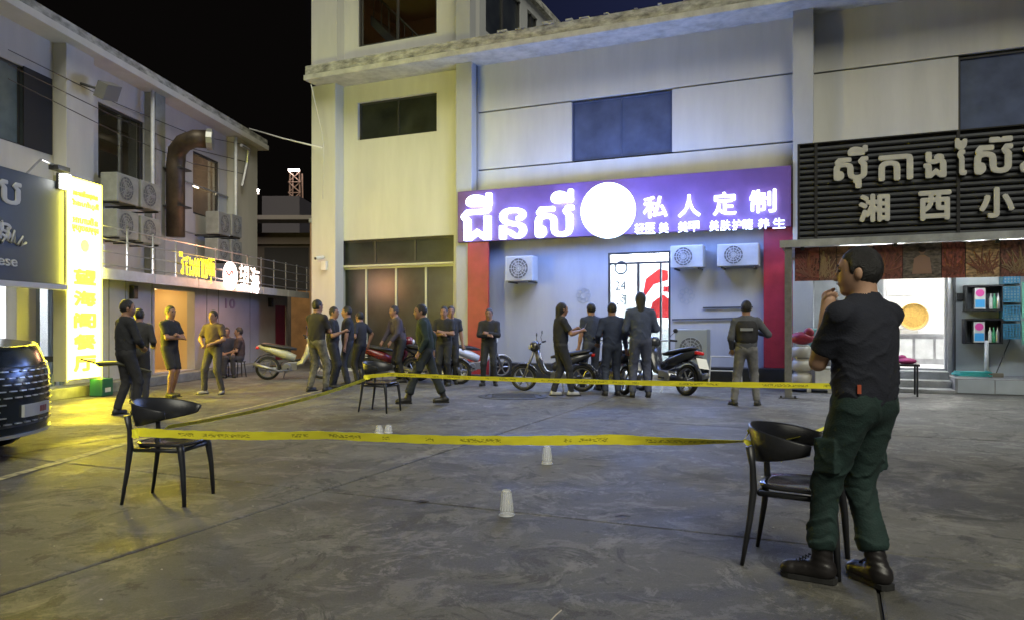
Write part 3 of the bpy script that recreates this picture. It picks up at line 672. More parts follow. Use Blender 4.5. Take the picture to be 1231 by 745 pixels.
for k in range(7): t = (k + 1) / 8; part('rung', MB().tube((a, -.7 + .64 * t, 2.35 * t), (a + .32, -.7 + .64 * t, 2.35 * t), .016, n=6), steel, ld)
# small table with pink cloth
tbr = MF.root('low_table', s(1085, 1.9), 1.9, 0, label='small dark table with a pink cloth behind the man in the black shirt', cat='table')
a = s(1074, 1.9); part('top', MB().box(a, a + .42, -2.2, -1.6, .56, .60), blk, tbr)
for i in (.04, .38):
    for j in (-2.16, -1.66): part('leg', MB().tube((a + i, j, 0), (a + i, j, .559), .018), blk, tbr)
pk = MF.root('pink_cloth', a + .3, 1.9, .6, label='bright pink cloth bundle lying on the small dark table', cat='cloth'); part('cloth', MB().ell((a + .22, -1.95, .65), (.17, .16, .06)).ell((a + .15, -1.85, .70), (.08, .08, .06)), mat('pink cloth', (.45, .06, .2), .8, .3, 12), pk, smooth=True)
# lamp under canopy
cl = MF.root('canopy_lamp', s(1190, 1.8), 1.8, 2.6, label='fluorescent tubes under the canopy of the food shop', cat='lamp')
for x in (s(1160, 1.6), s(1010, 1.9)):
    part('tube', MB().tube((x, -1.9, cz1 - .12), (x + 1.1, -1.9, cz1 - .12), .02, n=8), mat('tube lamp', (1, 1, 1), .5, emit=(.9, .97, 1), es=75), cl)
    part('holder', MB().box(x - .04, x + 1.14, -1.93, -1.87, cz1 - .095, cz1 - .061), white, cl)

# cable and small camera at the corner of the building
cbm = mat('pale cable', (.5, .5, .48), .6)
cbl = part('hanging_cable', MB().path([PD(374, 102, 20.6), PD(380, 130, 20.75), PD(387, 160, 20.8), PD(389, 178, 20.8), PD(388, 240, 20.8)], .012, 5), cbm, smooth=True); tag(cbl, 'loose pale cable hanging from the tip of the cornice', 'cable')
pa, pb = PD(300, 155, 24.5), PD(387, 178, 20.9); pm_ = (pa + pb) / 2 + Vector((0, 0, -.03))
tag(part('overhead_cable', MB().path([pa, pm_, pb], .022, 5), mat('overhead cable', (.7, .7, .68), .6), smooth=True), 'bright overhead cable slung between the two buildings', 'cable')
sc_ = MF.root('security_camera', s(390, .45), .45, 4, label='small white security camera on the left corner pilaster', cat='camera'); a, z_ = MF.uv(390, 310, .45)
part('body', MB().tube((a, -.5, z_), (a - .05, -.78, z_ - .05), .05), white, sc_); part('lens', MB().tube((a - .05, -.78, z_ - .05), (a - .053, -.80, z_ - .053), .04), blk, sc_); part('junction_box', MB().box(a - .08, a + .08, -.5, -.41, z_ - .35, z_ - .1), white, sc_)

# ================================================================== LEFT BUILDING
lw = mat('left plaster', (.50, .49, .46), .75, .09, 2.4, .12, 40, stretch=(1, 1, .2))
lwd = mat('left pilaster plaster', (.30, .30, .27), .75, .3, 2, .15, 40)
browm = mat('brown duct', (.07, .05, .03), .5, .5, 3, metal=.3)
L0 = LF.root('restaurant_building', 0, 0, 0, label='long white two storey building on the left with shops and a ledge of signs', cat='building')
l = LF.s_
LT = 7.2; E0, E1 = -6.0, l(299)
wa = (E0 + 1, l(62), LF.uv(62, 187)[1], LF.uv(62, 96)[1])
wb_ = (l(118), l(173), LF.uv(145, 222)[1], LF.uv(118, 122)[1])
wc = (l(232), l(263), LF.uv(250, 262)[1], LF.uv(232, 181)[1])
part('upper_wall', wall_mb(E0, E1, 2.4, LT, 0, .2, [wa, wb_, wc]), lw, L0)
part('lower_wall', wall_mb(E0, l(43, 1.3), .2, 2.9, -1.3, -1.1, [(E0 + 1, l(20, 1.3), .4, 2.5)]), lw, L0)
fr0, fr1 = l(47, 1.3), l(79, 1.3)
wm0, wm1 = l(186, 1.3), l(234, 1.3)
EG = l(346, 1.3)
rdz = (l(331, 1.3), l(345, 1.3))
part('lower_wall', wall_mb(fr1, EG - .15, .2, 2.35, -1.3, -1.1, [(wm0, wm1, .22, 2.15), (rdz[0], rdz[1], .2, 1.95)]), mat('left lower plaster', (.46, .45, .44), .7, .12, 1.5), L0)
part('lower_wall', MB().box(l(43, 1.3) + .002, fr0, -1.3, -1.1, .2, 2.9), mat('grey blue jamb', (.2, .25, .3), .5), L0)
part('end_wall', MB().box(E1 - .2, E1, .2, 8, 0, LT).box(EG - .149, EG, -1.29, .19, .2, 2.35), lw, L0)
part('floor_slab', MB().box(E0, EG, -1.28, .0, 2.352, 2.42), lw, L0)
part('cornice', MB().box(E0, E1 + .35, -.55, .25, LT + .002, LT + .16), lw, L0, bevel=.01)
part('roof_edge', MB().box(E0, E1 + .3, -.52, .2, LT + .162, LT + .34), cement, L0)
part('roof', MB().box(E0, E1 + .3, .201, 9, LT + .05, LT + .2), cement, L0)
for a, b, m in ((l(80, .3), l(113, .3), lw), (l(187, .3), l(199, .3), lwd), (l(284, .3), E1, lw)): part('pilaster', MB().box(a, b, -.3, -.002, 2.43, LT), m, L0, bevel=.01)
for z_ in (3.9, 5.3): part('pipe_run', MB().box(l(199, .1), l(284, .1), -.05, -.004, z_, z_ + .03), lwd, L0)
for u in (183, 283): part('rain_pipe', MB().tube((l(u, .35), -.36, 2.45), (l(u, .35), -.36, LT - .05), .045, n=10), white, L0, smooth=True)
greyg = mat('grey glass', (.12, .15, .16), .12, .3, 2)
window(L0, *wa, .05, [l(26)], alu, greyg, .04)
part('dark_panel', MB().box(l(27), l(61.5), -.03, -.004, wa[2], wa[3]), blkb, L0)
# lit upper rooms
wl = mat('warm ceiling lamp', (.9, .7, .5), .5, emit=(1, .62, .25), es=5)
for w, nm in ((wb_, 0), (wc, 1)):
    rb_ = MB(); rb_.box(w[0] - .1, w[1] + .1, 2.6, 2.7, w[2] - .1, w[3] + .3); rb_.box(w[0] - .1, w[1] + .1, .21, 2.6, w[3] + .25, w[3] + .3); rb_.box(w[0] - .1, w[1] + .1, .21, 2.6, w[2] - .1, w[2] - .05); rb_.box(w[0] - .15, w[0] - .1, .21, 2.6, w[2], w[3] + .3); rb_.box(w[1] + .1, w[1] + .15, .21, 2.6, w[2], w[3] + .3)
    part('upper_room', rb_, mat('upper room %d' % nm, (.30, .24, .17) if nm else (.12, .13, .11), .8, .3, 2), L0)
    part('ceiling_lamp', MB().box(w[0] + .4, w[0] + .5 + .3 * nm, .8, 1.3, w[3] + .2, w[3] + .248), wl, L0)
    f = window(L0, *w, .03, [w[1] - .1] if not nm else 1, alu, cglass, .05)
part('tube_light', MB().tube((wc[0] + .2, 1.2, wc[3] - .15), (wc[1] - .1, 1.2, wc[3] - .25), .02), mat('tube warm', (1, .9, .8), .5, emit=(1, .8, .55), es=8), L0)
part('tube_light', MB().tube((wc[0] + .1, .6, (wc[2] + wc[3]) / 2 + .1), (wc[1] - .1, .6, (wc[2] + wc[3]) / 2 + .1), .02), MATS['tube warm'], L0)
# bright room
br = MB(); a, b = fr0 - 1.2, fr1 + 1.4
br.box(a, b, 1.9, 2.0, .2, 3); br.box(a - .1, a, -1.09, 1.9, .2, 3); br.box(b, b + .1, -1.09, 1.9, .2, 3); br.box(a, b, -1.09, 1.9, 2.95, 3.0); part('bright_room', br, rmw, L0)
part('ceiling_light', MB().box(a + .3, b - .3, -.6, 1.2, 2.88, 2.93), mat('room lamp', (1, 1, 1), .5, emit=(.9, .93, 1), es=10), L0)
df = MB()
for x in (fr0 + .02, (fr0 * .45 + fr1 * .55), fr1 - .02): df.box(x - .03, x + .03, -1.28, -1.2, .2, 2.5)
df.box(fr0, fr1, -1.279, -1.201, 2.5, 2.56); dp = part('glass_front', df, mat('blue grey frame', (.16, .2, .25), .4), L0)
part('pane', MB().box(fr0 + .05, fr1 - .05, -1.245, -1.235, .2, 2.5), cglass, dp)
# warm lit doorway room
wr_ = MB(); a, b = wm0 - .05, wm1 + .05
wr_.box(a, b, .3, .4, .2, 2.3); wr_.box(a - .1, a, -1.09, .3, .2, 2.3); wr_.box(b, b + .1, -1.09, .3, .2, 2.3); wr_.box(a, b, -1.09, .3, 2.25, 2.3); wr_.box(a, b, -1.09, .3, .15, .2); part('lit_doorway', wr_, mat('cream wall', (.70, .55, .30), .7), L0)
part('ceiling_light', MB().box((a + b) / 2 - .6, (a + b) / 2 + .6, -.7, -.4, 2.2, 2.248), mat('doorway lamp', (1, .9, .7), .5, emit=(1, .72, .36), es=6), L0)
part('red_door', MB().box(rdz[0], rdz[1], -1.27, -1.2, .2, 1.95), redm, L0)
for u in (130, 150, 182, 248, 262, 300): x = l(u, 1.3); part('wall_joint', MB().box(x, x + .03, -1.315, -1.302, .2, 2.3), lwd, L0)
part('kerb_platform', MB().box(E0, EG, -1.75, -1.101, 0, .198), mat('kerb cement', (.22, .22, .20), .8, .3, 4, .2), L0, bevel=.012)
# ledge carrying the signs
LO1 = 2.0
lg = LF.root('sign_ledge', l(122, 1.6), 1.5, 2.3, label='metal ledge with a rail grid running along the front of the left building', cat='ledge')
la, lb = l(120, LO1), EG + .1
z0l = LF.uv(350, 357, LO1)[1]
for k in range(6):
    a, b = la + (lb - la) * k / 6, la + (lb - la) * (k + 1) / 6; part('fascia_sheet', MB().box(a + .015, b - .015, -LO1, -LO1 + .03, z0l, z0l + .20), mat('pale fascia', (.55, .56, .55), .4, .2, 3), lg)
part('deck', MB().box(la, lb, -LO1 + .031, -.302, z0l + .12, z0l + .16), alu, lg)
zr = z0l + .20
for q in range(4): part('rail', MB().tube((la, -LO1 + .03, zr + .08 + q * .24), (lb, -LO1 + .03, zr + .08 + q * .24), .014, n=6), steel, lg)
for k in range(13): x = la + .05 + (lb - la - .1) * k / 12; part('rail_post', MB().box(x - .015, x + .015, -LO1 + .05, -LO1 + .08, zr, zr + .85), steel, lg)
# yellow lettering, disc, chars
yn = mat('yellow neon', (.8, .7, .05), .5, emit=(1, .72, .01), es=1.1); wnm = mat('white pink led', (.9, .9, .9), .5, emit=(1, .74, .64), es=1.8)
ng = LF.root('lit_lettering', l(217, LO1 + .05), LO1, zr, label='small glowing ledge sign on the left with yellow letters and a white disc', cat='sign')
NO = LO1 + .06
for k, (c, u0, u1, v0, v1) in enumerate((('វ៉', 216, 222, 303, 330), ('ែ', 223, 226.5, 308, 331), ('ង', 227.5, 233, 310, 332), ('ហ', 234, 240, 311, 333), ('ា', 241, 243.5, 311, 334), ('យ', 244.5, 250, 312, 335), ('ហ្គ', 251, 258, 311, 341))):
    fit(LF, c, u0, v0, u1, v1, NO, ng, yn, .012, 0)
dx_, dz_ = LF.uv(278, 332, NO); part('disc', MB().lathe([(0, -NO), (.36, -NO), (.36, -NO + .05)], (dx_, 0, dz_), 'y', 30), wnm, ng)
part('disc_swirl', MB().path([(dx_ - .30, -NO - .01, dz_ + .1), (dx_ - .14, -NO - .01, dz_ + .0), (dx_ + .02, -NO - .01, dz_ + .14), (dx_ + .08, -NO - .01, dz_ + .02)], .022, 6), redm, ng)
fit(LF, '望', 288, 319, 299.5, 349, NO, ng, wnm, .012, .003); fit(LF, '海', 301, 322, 312, 353, NO, ng, wnm, .012, .003)
part('rail_clip', MB().box(l(216, NO), l(312, NO), -NO + .062, -NO + .072, zr + .28, zr + .31), alu, ng)
# small plate number on the lower wall
n10 = LF.root('number_plate', l(277, 1.35), 1.31, 1.7, label='number 10 on the pale wall below the white disc of the ledge sign', cat='number'); fit(LF, '10', 271, 359, 283, 371, 1.32, n10, mat('dim purple print', (.3, .22, .28), .6), .01, .01, name='digits')
for u, v, L in ((160, 352, 'small dark wall lamp on the left building wall behind the silhouetted man'), (325, 364, 'small dark wall lamp on the left building wall near the red door')):
    x, z_ = LF.uv(u, v, 1.35); r = LF.root('wall_lamp', x, 1.3, z_, label=L, cat='wall lamp'); part('housing', MB().box(x - .08, x + .08, -1.42, -1.31, z_ - .13, z_ + .15), blk, r, bevel=.01); part('lens', MB().box(x - .06, x + .06, -1.425, -1.421, z_ - .1, z_ + .02), dglass, r)
# tall lit sign
VO = 2.0
vs0, vs1 = l(81, VO), l(121, VO); vz0, vz1 = LF.uv(81, 456, VO)[1], LF.uv(81, 214, VO)[1]
vg = LF.root('vertical_sign', vs0, VO, .2, label='tall glowing yellow vertical sign with dark red lettering on the corner of the left building', cat='sign')
part('lightbox', MB().box(vs0, vs1, -VO, -VO + .22, vz0, vz1), mat('lightbox body', (.5, .5, .42), .5), vg)
part('lit_face', MB().box(vs0 + .01, vs1 - .01, -VO - .006, -VO - .002, vz0 + .01, vz1 - .01), mat('yellow lightbox', (.8, .7, .1), .5, emit=(1.0, .90, .05), es=4.5), vg)
part('casing', MB().box(vs0 - .03, vs0 - .002, -VO - .01, -VO + .24, vz0 - .03, vz1 + .03).box(vs1 + .002, vs1 + .03, -VO - .01, -VO + .24, vz0 - .03, vz1 + .03).box(vs0 - .03, vs1 + .03, -VO - .01, -VO + .24, vz1 + .002, vz1 + .04), mat('sign casing', (.4, .38, .2), .5), vg)
part('bracket', MB().box(vs0 + .2, vs0 + .3, -VO + .221, -.31, vz1 - .4, vz1 - .3), alu, vg); part('bracket', MB().box(vs0 + .2, vs0 + .3, -VO + .221, -1.31, vz0 + .3, vz0 + .4), alu, vg)
rp_ = mat('dark red lettering', (.06, .008, .0), .8, emit=(1, .22, .0), es=.16); vw = vs1 - vs0
def vrow(txt, t0, t1, x0=.2, x1=.8, bold=.01, m=rp_):
    part('letter', text_mb(txt, vs0 + vw * x0, vs0 + vw * x1, vz1 - (vz1 - vz0) * t1, vz1 - (vz1 - vz0) * t0, -VO - .012, .01, bold), m, vg)
vrow('ភោជនីយដ្ឋាន', .045, .085, .14, .9, .006); vrow('វ៉ាងហៃហ្គឺ', .095, .135, .12, .92, .006); vrow('អាហារចិន', .175, .215, .14, .9, .006); vrow('ម្ហូបសមុទ្រ', .225, .262, .12, .92, .006)
part('flower', MB().lathe([(0, -VO - .012), (.11, -VO - .012), (.11, -VO - .002)], ((vs0 + vs1) / 2, 0, vz1 - (vz1 - vz0) * .325), 'y', 9), mat('yellow green flower', (.5, .5, .02), .5, emit=(.6, .62, .02), es=.8), vg)
for c, a, b in (('望', .445, .525), ('海', .555, .635), ('阁', .665, .745), ('餐', .775, .855), ('厅', .885, .965)): vrow(c, a, b, .17, .84, .017)
al_ = bpy.data.lights.new('lightbox_fill', 'AREA'); al_.shape = 'RECTANGLE'; al_.size = 1.0; al_.size_y = 3.6; al_.energy = 330; al_.color = (1, .90, .08)  # added area lamp before the lit face, strengthens its yellow spill
ao_ = bpy.data.objects.new('lightbox_fill', al_); COL.objects.link(ao_); ao_.parent = vg; ao_.rotation_euler = (PI / 2, 0, 0)
ao_.location = ((vs0 + vs1) / 2 - OFF[vg.name][0], -VO - .05 - OFF[vg.name][1], (vz0 + vz1) / 2 - OFF[vg.name][2])
pl = bpy.data.lights.new('ledge_fill', 'POINT'); pl.energy = 45; pl.color = (1, .45, .22); pl.shadow_soft_size = .3; po_ = bpy.data.objects.new('ledge_fill', pl); COL.objects.link(po_); po_.parent = ng  # added point lamp before the ledge sign, tints the wall pink
po_.location = (dx_ - OFF[ng.name][0], -NO - .7 - OFF[ng.name][1], dz_ - OFF[ng.name][2])
pl = bpy.data.lights.new('bay_fill_spot', 'SPOT'); pl.energy = 500; pl.color = (.93, 1, .20); pl.shadow_soft_size = .5; pl.spot_size = math.radians(75); pl.spot_blend = 1; po_ = bpy.data.objects.new('bay_fill_spot', pl); COL.objects.link(po_); po_.parent = vg  # added spot hanging in front of the lightbox, yellows the left bay
po_.location = ((vs0 + vs1) / 2 - OFF[vg.name][0], -VO - 2.4 - OFF[vg.name][1], vz1 + .1 - OFF[vg.name][2])
bpy.context.view_layer.update(); dv_ = vg.matrix_world.to_3x3().inverted() @ (Vector((-3.8, 21, 5.6)) - vg.matrix_world @ po_.location); po_.rotation_euler = dv_.to_track_quat('-Z', 'Y').to_euler()
# dark sign with script
DO = 2.0
ds0, ds1 = -5.5, l(84, DO) ; ds1 = vs0 - .06; dz0, dz1 = LF.uv(83, 343, DO)[1], LF.uv(83, 222, DO)[1]
dg_ = LF.root('dark_sign', ds1 - 1, DO, dz0, label='large dark grey shop sign with pale hand lettering, cut by the left edge', cat='sign')
part('board', MB().box(ds0, ds1, -DO + .02, -DO + .14, dz0, dz1), mat('dark sign board', (.016, .026, .030), .45, .2, 2), dg_, bevel=.008)
part('gutter', MB().box(ds0, ds1, -DO - .05, -DO + .14, dz0 - .09, dz0 - .004), mat('pale gutter', (.5, .5, .5), .4), dg_)
for q in (.5, 2.5): part('bracket', MB().box(ds1 - q, ds1 - q + .1, -DO + .141, -.31, dz1 - .5, dz1 - .4), alu, dg_)
scm = mat('pale script', (.50, .50, .45), .5)
fit(LF, 'ប៊ុប', -34, 206, 26, 254, DO, dg_, scm, .018, .012); fit(LF, 'រ៉េន', -30, 256, 14, 285, DO, dg_, scm, .018, .008)
fit(LF, 'Chinese', -40, 305, 21, 318, DO, dg_, scm, .018, .004)
x_, z_ = LF.uv(3, 300, DO); k_ = .0045
def scr(pts): return [(LF.uv(u, v, DO)[0], -DO + .01, LF.uv(u, v, DO)[1]) for u, v in pts]
sm = MB(); sm.path(scr([(-6, 288), (-2, 268), (3, 266), (4, 274), (-1, 284), (3, 292), (8, 284), (11, 274), (10, 290), (14, 292), (18, 278), (18, 292), (22, 295), (28, 285), (26, 296), (32, 292)]), .022, 6); part('letter', sm, scm, dg_, smooth=True)
al = LF.root('sign_lamp_arm', l(50, DO), DO, dz1, label='bent lamp arm standing on top of the dark sign', cat='lamp')
sm = MB(); sm.path([(LF.uv(u, v, DO)[0], -DO + .08, LF.uv(u, v, DO)[1]) for u, v in ((37, 210), (55, 192), (74, 200))], .022, 6); part('arm', sm, steel, al)
x, z_ = LF.uv(76, 203, DO); part('lamp_head', MB().box(x - .15, x + .15, -DO - .02, -DO + .16, z_ - .04, z_ + .04), alu, al)
x, z_ = LF.uv(81, 219, DO + .1); ss = LF.root('spot_lamp', x, DO, z_, label='small white lit lamp at the upper left corner of the tall yellow sign', cat='lamp'); part('lens', MB().box(x - .10, x + .05, -DO - .14, -DO - .03, z_ - .12, z_ + .12), mat('white spot', (1, 1, 1), .5, emit=(1, 1, .9), es=8), ss); part('housing', MB().box(x - .12, x + .07, -DO - .029, -DO + .019, z_ - .14, z_ + .14), alu, ss)
# duct, flood lamp
dc = LF.root('exhaust_duct', l(210, .8), .5, 2.6, label='brown exhaust duct rising up the wall and bending over at the top', cat='duct')
def dp_(u, v, off): x, z_ = LF.uv(u, v, off); return (x, -off, z_)
pp = [dp_(211, 285, .55), dp_(211, 200, .55), dp_(213, 182, .6), dp_(221, 172, .9), dp_(234, 167, 1.2), dp_(250, 168, 1.5)]
part('duct', MB().path(pp, .23, 12), browm, dc, smooth=True); e = Vector(pp[-1]); d_ = (e - Vector(pp[-2])).normalized(); part('mouth', MB().tube(e - d_ * .02, e + d_ * .12, .28, .28, 12), mat('galv duct', (.3, .3, .28), .4, metal=.5), dc)
for v in (205, 250): part('strap', MB().box(dp_(211, v, .5)[0] - .26, dp_(211, v, .5)[0] + .26, -.8, -.03, dp_(211, v, .5)[2], dp_(211, v, .5)[2] + .04), alu, dc)
fl = LF.root('flood_lamp', l(125, .6), .5, 6, label='unlit grey flood lamp on a bracket high on the left building', cat='lamp')
x, z_ = LF.uv(127, 110, .8); part('body', MB().obox((x, -.85, z_), ((1, 0, .2), (0, 1, .5), (-.2, -.5, 1)), .26, .12, .17), mat('grey lamp body', (.15, .15, .15), .5), fl); part('bracket', MB().tube((x, -.8, z_), (x - .1, -.3, z_ + .15), .03), alu, fl)
gw = mat('old ac casing', (.27, .28, .25), .5, .2, 5)
k = 0
rows = [(141, 211, 167, 245), (170, 220, 194, 252), (141, 254, 167, 287), (170, 262, 194, 293), (263, 256, 277, 283), (279, 259, 291, 285), (262, 288, 276, 313), (278, 290, 291, 314)]
names = ['upper row, nearest the tall yellow sign', 'upper row, beside the grey pilaster', 'lower row, nearest the tall yellow sign', 'lower row, beside the grey pilaster', 'upper row right of the brown duct, inner one', 'upper row at the far corner of the building', 'lower row right of the brown duct, inner one', 'lower row at the far corner of the building']
for rr_, nm in zip(rows, names): condenser(LF, *rr_, .75, .4, 'air conditioner unit on the left building, ' + nm, 'air conditioners on the left building', m=gw)
cb2 = MB()
for (v0, v1, sg_) in ((60, 155, .3), (78, 175, .25), (95, 190, .3)): a, b = Vector(dp_(10, v0, .3)), Vector(dp_(296, v1 + 20, .3)); cb2.path([a, a.lerp(b, .33) + Vector((0, 0, -sg_ * .8)), a.lerp(b, .66) + Vector((0, 0, -sg_)), b], .010, 4)
wcr = LF.root('wall_cables', 3, .3, 5, label='thin dark cables sagging along the upper wall of the left building', cat='cables'); part('cable', cb2, alu, wcr)
el = LF.root('end_pipe', E1, .3, 5, label='pale pipe and bracket at the far top corner of the left building', cat='pipe'); part('pipe', MB().path([dp_(290, 175, .6), dp_(299, 180, .6), dp_(297, 196, .5), dp_(291, 224, .4)], .05, 6), steel, el)

# green box sign at the foot of the wall, stools
gbm = mat('green print', (.008, .07, .035), .5, emit=(.02, .4, .15), es=.03)
gbx = LF.root('green_sign_box', l(128, 2.2), 1.95, 0, label='small green sign box standing on the ground beside the tall yellow sign', cat='sign box')
a, zt_ = LF.uv(123, 455, 2.15); b = l(136, 2.15); part('body', MB().box(a, b, -2.15, -1.9, .01, zt_), gbm, gbx, bevel=.01); part('stripe', MB().box(a + .08, b - .08, -2.156, -2.151, .08, .16), white, gbx)

# ================================================================== BACK OF THE YARD
orm = mat('orange wall', (.45, .22, .08), .7, .3, 2)
bb_ = WF.root('back_building', -8, -30, 0, label='dim flat roofed building closing the gap between the two blocks', cat='building')
bw = mat('dim wall', (.10, .075, .06), .85, .4, 1.5)
Yb = 31.
def X_(u, Y): return (u - CU) / FP * Y
def Z_(v, Y): return CH + (CV - v) / FP * Y
part('wall', MB().box(X_(200, Yb), X_(410, Yb), Yb, Yb + .3, 0, Z_(280, Yb)), bw, bb_)
part('roof_beam', MB().box(X_(290, Yb), X_(410, Yb), Yb - 1.0, Yb + .2, Z_(268, Yb), Z_(263, Yb)), mat('back beam', (.2, .17, .16), .8), bb_)
part('lintel', MB().box(X_(290, Yb), X_(410, Yb), Yb - .1, Yb - .003, Z_(294, Yb), Z_(286, Yb)), mat('back beam 2', (.17, .13, .11), .8), bb_)
part('opening', MB().box(X_(318, Yb), X_(371, Yb), Yb - .02, Yb - .002, Z_(350, Yb), Z_(298, Yb)), mat('opening shade', (.02, .016, .016), .8), bb_)  # dark sheet on the solid wall, an opening's shade put into its colour
part('upper_block', MB().box(X_(315, 36), X_(360, 36), 36, 40, 0, Z_(236, 36)), mat('dim block', (.07, .06, .07), .8), bb_)
Yc = 27.5
part('orange_panel', MB().box(X_(350, 29), X_(375, 29), 29, 29.1, 0, Z_(350, 29)), orm, bb_)
oc = WF.root('pale_column', X_(377, Yc), -Yc, 0, label='tall orange tinted concrete column in the gap between the buildings', cat='column')
part('shaft', MB().box(X_(372.5, Yc), X_(383, Yc), Yc, Yc + .35, .3, Z_(268, Yc)), mat('column paint', (.42, .25, .15), .8, .2, 3), oc, bevel=.01); part('base', MB().box(X_(371.5, Yc), X_(384, Yc), Yc - .04, Yc + .39, 0, .299), cement, oc)
part('cap', MB().box(X_(371.5, Yc), X_(384, Yc), Yc - .03, Yc + .38, Z_(268, Yc) + .002, Z_(266, Yc) + .1), cement, oc)
tw_ = WF.root('lattice_tower', X_(356, 60), -60, 0, label='thin lattice tower with white lights on top far behind the gap', cat='tower')
tx = X_(356, 60); zt_ = Z_(208, 60); mb = MB()
for i in (-1, 1):
    for j in (-1, 1): mb.tube((tx + i * .55, 60 + j * .55, 0), (tx + i * .38, 60 + j * .38, zt_), .06, n=4)
for k in range(16):
    z0 = zt_ * k / 16; z1 = zt_ * (k + 1) / 16; mb.tube((tx - .48, 59.5, z0), (tx + .48, 59.5, z1), .045, n=4); mb.tube((tx + .48, 59.5, z0), (tx - .48, 59.5, z1), .045, n=4); mb.tube((tx - .48, 59.5, z1), (tx + .48, 59.5, z1), .04, n=4)
part('lattice', mb, mat('tower steel', (.40, .25, .2), .5), tw_)
part('top_lights', MB().box(tx - .42, tx - .1, 59.3, 59.5, zt_, zt_ + .18).box(tx + .02, tx + .42, 59.3, 59.5, zt_, zt_ + .18), mat('tower light', (1, 1, 1), .5, emit=(1, .9, .85), es=12), tw_)
sl = WF.root('twin_lamp_bar', X_(300, 40), -40, 0, label='horizontal bar with two small white lamps behind the end of the left building', cat='lamp')
Ys = 40.; part('bar', MB().box(X_(289, Ys), X_(311, Ys), Ys, Ys + .1, Z_(233.5, Ys), Z_(231.5, Ys)), mat('lit bar', (.6, .55, .5), .5, emit=(1, .8, .7), es=.5), sl); part('pole', MB().tube((X_(292, Ys), Ys + .2, 0), (X_(292, Ys), Ys + .2, Z_(232, Ys)), .08), alu, sl)
for u in (296, 310): part('lamp', MB().ell((X_(u, Ys), Ys - .05, Z_(229.5, Ys)), (.09, .09, .09)), MATS['tower light'], sl)

